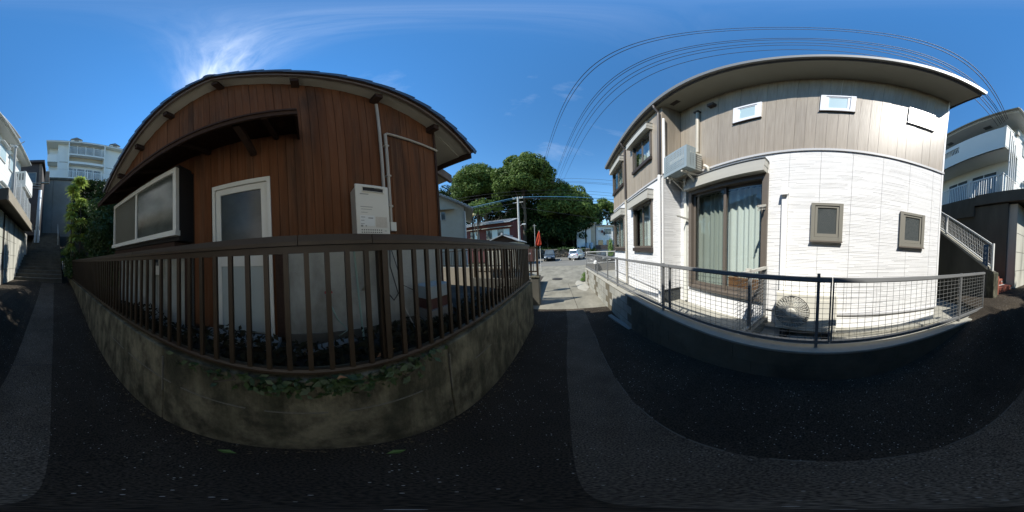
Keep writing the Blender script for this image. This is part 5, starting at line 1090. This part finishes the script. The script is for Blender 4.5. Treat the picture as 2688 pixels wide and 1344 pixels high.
plant('garden_bush', 'large dark green bush filling the corner between the stairs and the timber house', 'bush', (-2.15, -6.1, .9), bush_clumps((-2.1, -6.8, 2.7), (.5, .85, 1.75), 66, .45), 2000, .055, 'leaf_bush', [([(-2.1, -6.1, .8), (-2.1, -6.1, 2.5)], .06)])
plant('garden_tree', 'unseen leafy tree added behind the timber house to shade the lane', 'tree', (-5.3, -6.5, .8), bush_clumps((-5.3, -6.5, 6.8), (1.2, .8, 1.8), 50, .6), 1100, .09, 'leaf_dark', [([(-5.3, -6.5, .8), (-5.3, -6.5, 7)], .12)], nm='crown')  # out of view behind the gable, added only to cast shade on the lane
plant('garden_bush', 'low leafy bush spilling over the stair end of the railing fence', 'bush', (-1.15, -8.0, .9), bush_clumps((-1.1, -8.0, 1.75), (.35, .8, .5), 22, .36), 3400, .045, 'leaf_bush', [([(-1.2, -8, .8), (-1.1, -8, 1.6)], .04)])
plant('garden_tree', 'slender tree with yellow green top behind the eave of the timber house', 'tree', (-3.4, -9.6, 1.0), bush_clumps((-3.3, -9.6, 5.2), (.9, .7, 1.1), 26, .5), 1700, .06, 'leaf_bright', [([(-3.4, -9.6, .8), (-3.3, -9.6, 3.5), (-3.2, -9.6, 5.5)], .08)], nm='crown')
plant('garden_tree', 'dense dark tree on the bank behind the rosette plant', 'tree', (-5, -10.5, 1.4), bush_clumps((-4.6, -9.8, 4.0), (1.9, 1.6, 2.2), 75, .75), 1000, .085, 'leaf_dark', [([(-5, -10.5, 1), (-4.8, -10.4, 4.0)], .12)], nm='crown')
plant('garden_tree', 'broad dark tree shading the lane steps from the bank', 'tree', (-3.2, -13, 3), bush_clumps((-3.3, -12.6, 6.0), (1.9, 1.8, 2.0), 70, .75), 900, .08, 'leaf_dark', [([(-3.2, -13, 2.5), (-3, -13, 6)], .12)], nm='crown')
plant('shrub', 'small pale leaved shrub on the bank left of the stair end of the railing', 'shrub', (-.75, -9.7, 1.6), bush_clumps((-.8, -9.8, 2.3), (.25, .5, .45), 12, .25), 3500, .04, 'leaf_bright', [([(-.75, -9.7, 1.2), (-.8, -9.8, 2.2)], .02)])
#--PART4--
# ------------------------------------------------------------------ down the lane: houses, pole, wires, cars
gh = T('mortar_house', 'grey beige mortar house with a small window and tiled eave beyond the timber house', 'house', (-3.5, 14, 0), -35)
MB().box(-7.2, 0, 11.97, 17, 0, 5.35).build('wall', 'beigewall', gh); MB().prism([(0, 5.351), (-3.6, 7.35), (-7.2, 5.351)], 'y', 11.97, 17).build('gable_wall', 'beigewall', gh)
MB().hexa([(.62, 11.55, 5.02), (.62, 17.3, 5.02), (-3.6, 17.3, 7.36), (-3.6, 11.55, 7.36), (.62, 11.55, 5.14), (.62, 17.3, 5.14), (-3.6, 17.3, 7.5), (-3.6, 11.55, 7.5)]).build('roof', 'greytile', gh)
tl = mesh_of(MB().box(-.08, .09, -.12, .12, -.04, .035), 'verge_tile', 'greytile')
for k in range(18): piece(tl, 'verge_tile', gh, (.57 - k * .235, 11.57, 5.16 + k * .1303), rot=(0, R(29), 0))
MB().box(.58, .66, 11.55, 17.3, 4.94, 5.04).build('eave_gutter', 'gutter', gh)
MB().tube([(.05, 11.9, 5.0), (.05, 11.9, 0)], .05, 8).build('downpipe', 'polegrey', gh)
o = MB().box(-2.12, -1.36, 11.92, 11.969, 4.38, 5.08).build('window', 'print', gh); MB().box(-2.07, -1.76, 11.912, 11.92, 4.44, 5.02).build('pane', 'skyglass', o); MB().box(-1.70, -1.42, 11.912, 11.92, 4.44, 5.02).build('pane', 'mirrorglass', o); MB().box(-1.75, -1.71, 11.905, 11.92, 4.4, 5.06).build('mullion', 'whitemetal', o)
MB().hexa([(-2.4, 11.55, 5.13), (-.72, 11.55, 5.13), (-.72, 11.969, 5.22), (-2.4, 11.969, 5.22), (-2.4, 11.55, 5.18), (-.72, 11.55, 5.18), (-.72, 11.969, 5.27), (-2.4, 11.969, 5.27)]).build('window_hood', 'bsoffit', o)
sl2 = T('lamp_post', 'dark lamp post with a cream lamp cover behind the grey beige house corner', 'lamp post', (-7.9, 13.0, 0))
MB().tube([(-8.2, 13.0, 0), (-8.2, 13.0, 5.3)], .06, 8).build('post', 'black', sl2); MB().hexa([(-9.1, 12.8, 5.25), (-7.9, 12.8, 5.45), (-7.9, 13.2, 5.45), (-9.1, 13.2, 5.25), (-9.1, 12.8, 5.36), (-7.9, 12.8, 5.6), (-7.9, 13.2, 5.6), (-9.1, 13.2, 5.36)]).build('lamp_shade', 'lampyellow', sl2)
rh = T('red_house', 'dark red house with a silver tiled roof below the forest', 'house', (-13.5, 29, 0))
MB().box(-20.5, -8.7, 27, 33, 0, 7.0).build('wall', 'red', rh); MB().prism([(27, 7.0), (33, 7.0), (30, 8.0)], 'x', -20.5, -8.7).build('gable_wall', 'red', rh)
MB().hexa([(-20.8, 26.2, 6.95), (-9.15, 26.2, 6.95), (-8.6, 29.5, 8.05), (-20.8, 29.5, 8.05), (-20.8, 26.2, 7.07), (-9.15, 26.2, 7.07), (-8.6, 29.5, 8.17), (-20.8, 29.5, 8.17)]).build('roof', 'greytile', rh)
MB().hexa([(-20.8, 29.501, 8.05), (-8.6, 29.501, 8.05), (-8.8, 33.5, 6.8), (-20.8, 33.5, 6.8), (-20.8, 29.501, 8.17), (-8.6, 29.501, 8.17), (-8.8, 33.5, 6.95), (-20.8, 33.5, 6.95)]).build('roof', 'greytile', rh)
rib = mesh_of(MB().hexa([(-.05, 26.18, 7.07), (.05, 26.18, 7.07), (.05, 29.45, 8.16), (-.05, 29.45, 8.16), (-.03, 26.18, 7.14), (.03, 26.18, 7.14), (.03, 29.45, 8.23), (-.03, 29.45, 8.23)]), 'tile_rib', 'greytile')
for k in range(38): piece(rib, 'tile_rib', rh, (-9.45 - k * .3, 0, 0))
for (a, b, z0, z1) in ((-14.1, -9.5, 4.2, 5.95), (-17.6, -15.65, 4.3, 6.0)):
    o = MB().box(a, b, 26.93, 26.999, z0, z1).build('window', 'print', rh); n = 4 if b - a > 3 else 2
    for k in range(n): MB().box(a + .06 + k * (b - a - .06) / n, a + (k + 1) * (b - a - .06) / n, 26.915, 26.93, z0 + .08, z1 - .08).build('pane', 'skyglass' if k % 2 else 'mirrorglass', o)
    MB().hexa([(a - .6, 26.2, z1 + .2), (b + .5, 26.2, z1 + .2), (b + .5, 26.999, z1 + .38), (a - .6, 26.999, z1 + .38), (a - .6, 26.2, z1 + .28), (b + .5, 26.2, z1 + .28), (b + .5, 26.999, z1 + .48), (a - .6, 26.999, z1 + .48)]).build('window_hood', 'bsoffit', o)
th = T('tiled_outhouse', 'low outhouse with a dark gabled tile roof beside the utility pole', 'outhouse', (-8, 20.5, 0))
MB().box(-10.2, -5.9, 19.6, 23, 0, 3.0).build('wall', 'beigewall', th); MB().prism([(-10.2, 3.0), (-5.9, 3.0), (-7.85, 3.85)], 'y', 19.6, 23).build('gable_wall', 'darkwood', th)
for sg_, xe in ((1, -5.6), (-1, -10.6)): MB().hexa([(-7.85, 19.2, 3.95), (xe, 19.2, 3.0), (xe, 23.3, 3.0), (-7.85, 23.3, 3.95), (-7.85, 19.2, 4.05), (xe, 19.2, 3.1), (xe, 23.3, 3.1), (-7.85, 23.3, 4.05)]).build('roof', 'greytile', th)
MB().box(-7.98, -7.72, 19.15, 23.3, 4.02, 4.16).build('roof_ridge', 'greytile', th); MB().lathe((-7.85, 19.12, 4.1), [(.14, 0), (.16, .06), (.1, .1)], 10, 'y').build('ridge_end_tile', 'greytile', th)
# utility pole
up_ = T('utility_pole', 'grey concrete utility pole with a street lamp beside the red house', 'utility pole', (-6.1, 21, 0))
MB().tube([(-6.1, 21, -.2), (-6.04, 21, 9.35)], .17, 12, .12).build('pole', 'polegrey', up_)
for z in (9.1, 8.5): MB().box(-6.75, -5.35, 20.96, 21.04, z, z + .09).build('cross_arm', 'polegrey', up_)
for x in (-6.7, -6.35, -5.75, -5.4): MB().lathe((x, 21, 9.19), [(.035, 0), (.06, .05), (.04, .12), (.06, .17), (.02, .2)], 8).build('insulator', 'whitemetal', up_)
MB().tube([(-6.05, 21, 5.1), (-5.6, 20.8, 5.35), (-5.3, 20.7, 5.4)], .03, 6).build('lamp_arm', 'polegrey', up_); MB().box(-5.5, -5.05, 20.6, 20.8, 5.3, 5.42).build('street_lamp', 'lamp', up_)
for z in (6.4, 5.6, 4.9): MB().lathe((-6.07, 21, z), [(.16, 0), (.16, .05)], 12).build('pole_band', 'polegrey', up_)
MB().tube([(-5.6, 21, .0), (-6.05, 21, 5.2)], .015, 5).build('guy_wire', 'polegrey', up_)
up2 = T('utility_pole', 'thin dark steel pole in front of the forest, right of the utility pole', 'utility pole', (-3.9, 26, 0))
MB().tube([(-5.0, 26.5, 0), (-5.0, 26.5, 6.2)], .06, 8).build('pole', 'print', up2); MB().box(-5.3, -4.7, 26.47, 26.53, 5.9, 5.97).build('cross_arm', 'print', up2)
def sag(a, b, s_, n=24): a, b = Vector(a), Vector(b); return [a.lerp(b, i / n) - Vector((0, 0, s_ * 4 * (i / n) * (1 - i / n))) for i in range(n + 1)]
cabs = [(((-26, 16, 8.0), (-6.04, 21, 9.3)), .045, 'bluecable', 'thick blue cable bundle running from the left to the utility pole top', .5), (((-6.04, 21, 9.3), (18, 21, 8.6)), .045, 'bluecable', 'thick blue cable bundle running right from the utility pole top', .4),
        (((-26, 16, 7.8), (-6.04, 21, 9.12)), .02, 'bluecable', 'thin blue cable just under the thick bundle left of the pole', .5), (((-6.04, 21, 9.1), (18, 21, 8.0)), .03, 'cable', 'black telephone cable running right from the utility pole', .5),
        (((-22, 14, 9.3), (18, 24, 10.4)), .016, 'cable', 'thin black wire crossing in front of the forest crowns', .7), (((-22, 14.3, 9.0), (18, 24.4, 10.1)), .016, 'cable', 'second thin black wire crossing in front of the forest crowns, just lower', .7),
        (((-22, 15, 7.3), (-6.04, 21, 8.5)), .02, 'cable', 'black wire slanting up from the left to the lower cross arm', .4), (((-22, 15, 6.5), (-6.04, 21, 7.8)), .02, 'cable', 'lowest black wire slanting up from the left to the pole', .4),
        (((-6.04, 21, 7.9), (16, 24, 6.2)), .022, 'cable', 'low black wire sagging right from the pole in front of the dark trees', 1.0),
        (((-2, 26, 14.0), (20, 20, 11.2)), .018, 'cable', 'upper thin wire against the sky between the forest and the white house', .25), (((-2, 26, 13.4), (20, 20, 10.6)), .018, 'cable', 'middle thin wire against the sky between the forest and the white house', .25), (((-2, 26, 13.2), (20, 20, 10.35)), .018, 'cable', 'lower thin wire against the sky between the forest and the white house', .25)]
for (a, b), r_, m, lab, s_ in cabs: tag(MB().tube(sag(a, b, s_), r_, 5).build('overhead_wire', m), lab, 'wire', 'overhead wires across the street')
ends = [((2.50, -4.75, 8.05), (-3.5, 24, 13.2), 'highest of the overhead wires arching over the lane to the white apartments'), ((2.56, -4.75, 8.03), (-3.3, 24, 13.25), 'second highest overhead wire arching over the lane, close under the highest'),
        ((2.60, -4.75, 7.9), (-1.30, 24, 13.5), 'upper wire of the lower bundle arching over the white house roof'), ((2.64, -4.75, 7.86), (-1.15, 24, 13.5), 'second wire of the lower bundle arching over the white house roof'), ((2.70, -4.75, 7.8), (-.75, 24, 13.5), 'third wire of the lower bundle arching over the white house roof'),
        ((2.76, -4.75, 7.76), (-.5, 24, 13.45), 'fourth wire of the lower bundle arching over the white house roof'), ((2.85, -4.75, 7.66), (.1, 24, 13.4), 'lowest wire of the bundle arching over the white house roof')]
for a, b, lab in ends:
    b = tuple(a[i] + (b[i] - a[i]) * 1.75 for i in range(3)); tag(MB().tube(sag(a, b, .6, 90), .011, 5).build('overhead_wire', 'cable'), lab, 'wire', 'service wires to the white apartments')

# cars
def wheel(parent, x, y_, r_=.31, side=1):
    w_ = MB().lathe((x - .1, y_, r_), [(r_ * .6, 0), (r_ * .95, .0), (r_, .03), (r_, .17), (r_ * .95, .2), (r_ * .6, .2)], 18, 'x').build('wheel', 'tyre', parent)
    MB().lathe((x - .1 + (.185 if side > 0 else -.0), y_, r_), [(r_ * .6, 0), (r_ * .55, .012), (.05, .008)], 14, 'x').build('rim', 'rim', w_)
def car(name, label, x, y_, z, az, paint, L=3.9, Wd=1.68, H=1.52):
    t = T(name, label, 'car', (0, 0, 0)); t.location = (x, y_, z); t.rotation_euler = (0, 0, rotz(az))
    h = Wd / 2
    # body shell: rows of cross sections along the length (front = +y)
    st_ = [(-L / 2, .80, .45, .86), (-L / 2 + .12, .95, .30, .93), (-L / 2 + .6, .98, .24, .97), (-.3, .96, .22, 1.0), (.7, .95, .22, 1.0), (L / 2 - .75, .90, .22, .98), (L / 2 - .2, .76, .27, .92), (L / 2, .58, .40, .80)]
    vs = []; fs = []; m_ = 10
    for (yy, zt, zb, ws) in st_:
        hw = h * ws
        prof = [(-hw * .92, zb), (-hw, zb + .12), (-hw, (zb + zt) / 2), (-hw * .97, zt - .06), (-hw * .86, zt), (hw * .86, zt), (hw * .97, zt - .06), (hw, (zb + zt) / 2), (hw, zb + .12), (hw * .92, zb)]
        vs += [(p, yy, q) for p, q in prof]
    for i in range(len(st_) - 1):
        for j in range(m_): fs.append((i * m_ + j, i * m_ + (j + 1) % m_, (i + 1) * m_ + (j + 1) % m_, (i + 1) * m_ + j))
    fs += [tuple(range(m_))[::-1], tuple(range((len(st_) - 1) * m_, len(st_) * m_))]
    bo = MB().add(vs, fs).build('body', paint, t, smooth=True); e = bo.modifiers.new('b', 'BEVEL'); e.width = .03; e.segments = 2
    r0, r1, g0, g1 = -L / 2 + .30, .55, -L / 2 + .12, L / 2 - .85
    cab = [(-h * .86, g0, .93), (h * .86, g0, .93), (h * .88, g1, .93), (-h * .88, g1, .93), (-h * .68, r0, H), (h * .68, r0, H), (h * .70, r1, H), (-h * .70, r1, H)]
    cb_ = MB().hexa(cab).build('cabin', paint, t); e = cb_.modifiers.new('b', 'BEVEL'); e.width = .06; e.segments = 3
    def q(a, b, c, d, s0, s1, t0, t1, nm, off):
        a, b, c, d = map(Vector, (a, b, c, d)); P = lambda s_, tt: (a.lerp(b, s_)).lerp(d.lerp(c, s_), tt); n_ = (b - a).cross(d - a).normalized() * off
        pts = [P(s0, t0), P(s1, t0), P(s1, t1), P(s0, t1)]; MB().hexa([p - n_ * .3 for p in pts] + [p + n_ for p in pts]).build(nm, 'mirrorglass', t)
    q(cab[0], cab[1], cab[5], cab[4], .08, .92, .12, .86, 'rear_window', -.012) if False else None
    q(cab[1], cab[0], cab[4], cab[5], .07, .93, .12, .86, 'rear_window', -.015); q(cab[3], cab[2], cab[6], cab[7], .06, .94, .06, .9, 'windscreen', -.015)
    q(cab[2], cab[1], cab[5], cab[6], .12, .52, .12, .84, 'side_window', -.015); q(cab[2], cab[1], cab[5], cab[6], .56, .92, .12, .84, 'side_window', -.015)
    q(cab[0], cab[3], cab[7], cab[4], .08, .45, .12, .84, 'side_window', -.015); q(cab[0], cab[3], cab[7], cab[4], .49, .88, .12, .84, 'side_window', -.015)
    for sx_ in (-1, 1):
        MB().obox((sx_ * h * .68, L / 2 - .10, .64), (.17, -sx_ * .0, 0), (0, .06, -.01), (0, .02, .075)).build('headlight', 'lamp', t); MB().obox((sx_ * h * .78, -L / 2 + .06, .78), (.1, 0, 0), (0, .05, 0), (0, .0, .10)).build('tail_light', 'tail', t)
        MB().box(sx_ * (h + .09) - .08, sx_ * (h + .09) + .08, .75, .85, .92, 1.03).build('mirror', paint, t)
        wheel(t, sx_ * (h - .12), L / 2 - .72, side=sx_); wheel(t, sx_ * (h - .12), -L / 2 + .62, side=sx_)
    MB().box(-h * .55, h * .55, L / 2 - .12, L / 2 + .005, .36, .48).build('lower_grille', 'black', t); MB().box(-h * .4, h * .4, L / 2 - .14, L / 2 - .03, .57, .64).build('grille', 'black', t)
    MB().box(-h * .94, h * .94, -L / 2 - .03, -L / 2 + .2, .32, .56).build('rear_bumper', paint, t)
    MB().box(-.17, .17, L / 2 - .02, L / 2 + .012, .44, .53).build('number_plate', 'plate', t); MB().box(-.17, .17, -L / 2 - .042, -L / 2 - .031, .60, .70).build('number_plate', 'plate', t)
    return t
car('parked_car', 'slate blue hatchback facing the lane, left of the stone wall', -2.52, 25.2, .18, 176, 'carblue', 4.1, 1.72, 1.6)
car('parked_car', 'silver hatchback seen from behind, right of the stone wall', 1.75, 25.6, .2, 24, 'carsilver', 3.8, 1.66, 1.55)
car('parked_car', 'dark car mostly hidden behind the pale mesh yard fence', 4.7, 19.5, .08, 178, 'cardark', 3.8, 1.66, 1.55)
# stone wall at the end of the parking lot
sw2 = T('stone_wall', 'dark dry stone wall between the slate blue and the silver parked cars', 'stone wall', (-1, 31, .2))
MB().box(-9, 4.6, 31.0, 31.5, 0, 1.8).build('wall_core', 'stone', sw2)
sb = MB()
for k in range(420):
    x = RNG.uniform(-8.9, 4.5); z = RNG.uniform(.15, 1.8); r_ = RNG.uniform(.12, .26); v0 = len(sb.v); n = 7
    pts = [(x + r_ * math.cos(2 * PI * j / n + .3) * RNG.uniform(.7, 1.1), 30.99, z + r_ * .7 * math.sin(2 * PI * j / n) * RNG.uniform(.7, 1.1)) for j in range(n)]
    top_ = [(x + (p[0] - x) * .6, 30.86, z + (p[2] - z) * .6) for p in pts]
    sb.add(pts + top_, [tuple(range(n, 2 * n))] + [(j, (j + 1) % n, n + (j + 1) % n, n + j) for j in range(n)])
tag(sb.build('stones', 'stone', sw2), kind='stuff')
MB().box(-9, 4.6, 30.9, 31.6, 1.80, 1.92).build('coping', 'grey_concrete', sw2)
P, N = clump_points([((x, 30.95, 1.9 + RNG.uniform(-.25, .25)), (.6, .3, .28)) for x in (-1.2, -.3, .4, 1.2, 2.2, 3.2)], 900, .3)
hd = T('wall_creeper', 'green creeper growing over the stone wall top beside the silver car', 'creeper', (.6, 31, 1.8)); leaf_obj('leaves', leaf_mesh('leaves', P, N, .09, 'leaf_bush', 1.2, .8, (.6, 31, 1.8)), hd, 'stuff')
# houses right of the forest
sh = T('corrugated_shed', 'tall pale blue grey shed dappled by tree shade', 'shed', (3.6, 38.5, 1.4)); MB().box(2.65, 4.6, 38, 41, 1.2, 7.1).build('wall', 'bluewhite', sh); MB().box(2.45, 4.8, 37.9, 41, 7.1, 7.25).build('roof', 'gutter', sh); MB().box(2.66, 4.59, 37.97, 37.999, 4.3, 4.36).build('panel_joint', 'print', sh); MB().box(4.62, 4.95, 38.6, 41, 1.2, 6.8).build('side_recess', 'darkhouse', sh)
tk = T('water_tank', 'pair of pale blue storage tanks in front of the tan house', 'tank', (5.5, 37.2, 1.4))
for x in (5.05, 6.0): MB().lathe((x, 37.2, 1.2), [(.36, 0), (.38, .1), (.38, 1.8), (.3, 1.95), (.05, 2.0)], 14).build('tank', 'bluepipe', tk, smooth=True)
tn = T('tan_house', 'tan and white two storey house with laundry on its balcony, right of the shed', 'house', (9, 41, 1.4))
MB().box(5.0, 7.1, 38.3, 45, 1.2, 7.8).build('wall', 'tanwall', tn); MB().box(7.1, 15, 38.8, 45, 1.2, 7.3).build('wall', 'whitepaint', tn)
MB().box(4.8, 7.4, 38.1, 45, 7.8, 8.1).build('roof', 'bsoffit', tn); MB().box(7.1, 15.2, 38.3, 45, 7.3, 7.55).build('roof', 'gutter', tn)
MB().box(7.11, 7.3, 38.5, 38.79, 1.2, 7.3).build('post', 'darkhouse', tn); MB().box(5.0, 6.0, 38.27, 38.299, 3.2, 7.6).build('white_panel', 'whitepaint', tn)
for (x, z, w_, h_) in ((9.5, 5.4, .8, 1.1), (10.5, 5.4, .6, 1.1), (12.2, 5.3, .7, 1.2), (7.9, 2.0, 1.1, 1.8), (10.0, 2.0, 1.2, 1.8)):
    o = MB().box(x - .06, x + w_ + .06, 38.74, 38.799, z - .06, z + h_ + .06).build('window', 'print', tn); MB().box(x, x + w_, 38.73, 38.74, z, z + h_).build('pane', 'mirrorglass', o)
MB().box(11.6, 11.75, 38.7, 38.799, 1.2, 7.3).build('downpipe', 'darkhouse', tn)
for i, (x, z, w_, h_, m, lab) in enumerate(((7.7, 6.2, .8, .6, 'whitepaint', 'white laundry hanging on the balcony of the tan house'), (8.5, 5.6, .6, .6, 'red', 'dark red laundry hanging on the balcony of the tan house'), (9.1, 5.0, .35, .9, 'black', 'black laundry hanging on the balcony of the tan house'), (7.45, 4.3, .15, 1.3, 'whitepaint', 'narrow white towel hanging below the balcony of the tan house'))):
    tag(MB().hexa([(x, 38.3, z), (x + w_, 38.25, z), (x + w_, 38.3, z), (x, 38.35, z), (x + .05, 38.4, z + h_), (x + w_ - .05, 38.4, z + h_), (x + w_ - .05, 38.44, z + h_), (x + .05, 38.44, z + h_)]).build('laundry', m), lab, 'laundry')
tag(MB().box(6.8, 14, 36.9, 37.1, 0, 2.6).build('garden_wall', 'darkhouse'), 'dark wall in front of the tan house', 'wall')
plant('conifer_bush', 'narrow bright green bush beside the far corner of the white house', 'bush', (5.2, 18.4, 0), [((5.2, 18.4, .5 + k * .35), (.42 - .03 * k, .42 - .03 * k, .4)) for k in range(7)], 1300, .08, 'leaf_bright', [([(5.2, 18.4, 0), (5.2, 18.4, 2.5)], .04)])

# ------------------------------------------------------------------ forest hill and its big trees
hill = MB(); vs = []; fs = []; nx_, ny2 = 40, 14
for i in range(ny2 + 1):
    for j in range(nx_ + 1):
        x = -90 + 150 * j / nx_; y_ = 32 + 70 * i / ny2; t = i / ny2; e = math.exp(-((x + 18) / 42) ** 2)
        vs.append((x, y_ + (4 if x > 5 else 0) * 2, .2 + (22 * e) * sm(t * 1.6) + .4 * math.sin(x * .7) * t))
for i in range(ny2):
    for j in range(nx_): a = i * (nx_ + 1) + j; fs.append((a, a + 1, a + nx_ + 2, a + nx_ + 1))
struct(hill.add(vs, fs).build('hillside', 'slope', base=(0, 60, 0), smooth=True))
def big_tree(label, base, c, ext, n, r_, m, per=95, size=.28, trunk_r=.45, dome=True):
    t = T('forest_tree', label, 'tree', base, 0, 'forest trees behind the street'); cl = []
    for _ in range(n):
        d = RNG.normal(0, 1, 3); d /= np.linalg.norm(d)
        if dome and d[2] < -.45: d[2] = -d[2] * .6
        q = RNG.uniform(.62, 1.0); rr = r_ * RNG.uniform(.65, 1.3)
        cl.append(((c[0] + d[0] * ext[0] * q, c[1] + d[1] * ext[1] * q, c[2] + d[2] * ext[2] * q), (rr, rr, rr * .8)))
    P, N = clump_points(cl, per, .6); leaf_obj('crown', leaf_mesh('crown', P, N, size, m, 1.1, .7, base), t, 'stuff')
    bx_ = Vector(base); top_ = Vector((c[0], c[1], c[2] - ext[2] * .2)); MB().tube([bx_, bx_.lerp(top_, .5) + Vector((.3, 0, 0)), top_], trunk_r, 9, trunk_r * .5).build('trunk', 'bark', t)
    for k in range(5):
        d = Vector(cl[k * 3][0]); s0 = bx_.lerp(top_, .55 + .08 * k); MB().tube([s0, s0.lerp(d, .5) + Vector((0, 0, .5)), d], trunk_r * .4, 6, .06).build('limb', 'bark', t)
    return t
big_tree('tall round crowned tree, left of the two sunlit crowns above the red house', (-22.5, 39, 4), (-22, 38, 20.6), (6.8, 5, 6.8), 150, 1.75, 'leaf_tree')
big_tree('tallest broad crowned tree, right of the two sunlit crowns above the utility pole', (-9.5, 37, 3), (-8.9, 36, 18.2), (6.8, 5, 7.2), 165, 1.75, 'leaf_tree')
big_tree('mid green tree stepping down behind the silver car, right of the tallest crown', (-.5, 40, 3), (-.2, 39, 12.6), (5.2, 4.5, 5.8), 100, 1.6, 'leaf_tree')
big_tree('low green tree on the forest flank between the mid green tree and the shed', (4.6, 42, 2), (4.4, 41, 10.2), (3.8, 3.6, 4.2), 64, 1.4, 'leaf_tree')
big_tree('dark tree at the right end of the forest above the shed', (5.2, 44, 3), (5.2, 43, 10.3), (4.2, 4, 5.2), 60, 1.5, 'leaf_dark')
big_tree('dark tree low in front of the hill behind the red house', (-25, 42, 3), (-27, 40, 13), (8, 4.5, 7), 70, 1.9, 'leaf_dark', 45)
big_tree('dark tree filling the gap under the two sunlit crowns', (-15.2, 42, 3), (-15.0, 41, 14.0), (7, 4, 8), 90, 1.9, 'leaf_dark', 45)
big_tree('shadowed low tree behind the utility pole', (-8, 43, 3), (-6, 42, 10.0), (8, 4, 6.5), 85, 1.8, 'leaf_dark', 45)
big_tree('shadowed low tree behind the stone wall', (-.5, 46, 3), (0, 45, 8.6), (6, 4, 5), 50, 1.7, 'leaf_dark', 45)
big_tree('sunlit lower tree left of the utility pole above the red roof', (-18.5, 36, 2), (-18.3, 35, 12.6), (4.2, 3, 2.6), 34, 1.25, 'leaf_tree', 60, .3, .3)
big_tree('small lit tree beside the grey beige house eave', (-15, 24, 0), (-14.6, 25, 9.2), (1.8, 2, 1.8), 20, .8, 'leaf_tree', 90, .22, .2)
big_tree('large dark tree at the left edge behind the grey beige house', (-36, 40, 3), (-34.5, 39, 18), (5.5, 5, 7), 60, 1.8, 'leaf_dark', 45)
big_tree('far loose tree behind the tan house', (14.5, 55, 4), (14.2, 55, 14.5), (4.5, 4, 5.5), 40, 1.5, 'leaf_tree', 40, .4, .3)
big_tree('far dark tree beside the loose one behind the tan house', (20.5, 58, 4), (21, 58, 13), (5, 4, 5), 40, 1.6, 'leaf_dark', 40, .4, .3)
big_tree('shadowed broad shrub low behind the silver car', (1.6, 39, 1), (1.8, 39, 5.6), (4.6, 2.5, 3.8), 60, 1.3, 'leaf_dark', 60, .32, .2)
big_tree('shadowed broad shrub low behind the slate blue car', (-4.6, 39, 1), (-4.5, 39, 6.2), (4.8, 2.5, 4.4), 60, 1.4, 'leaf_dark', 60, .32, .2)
P = []; N = []
for _ in range(15000):
    x = RNG.uniform(-55, 6.5); y_ = RNG.uniform(34, 60); z = .5 + RNG.uniform(0, 1.0) + 20 * math.exp(-((x + 18) / 42) ** 2) * sm((y_ - 32) / 70 * 1.6); P.append((x, y_, z)); N.append((0, -.5, 1))
uw_ = leaf_obj('forest_undergrowth', leaf_mesh('forest_undergrowth', P, N, .45, 'leaf_dark', 1.1, .8), None); tag(uw_, 'dark undergrowth covering the forest hillside', 'undergrowth', kind='stuff')
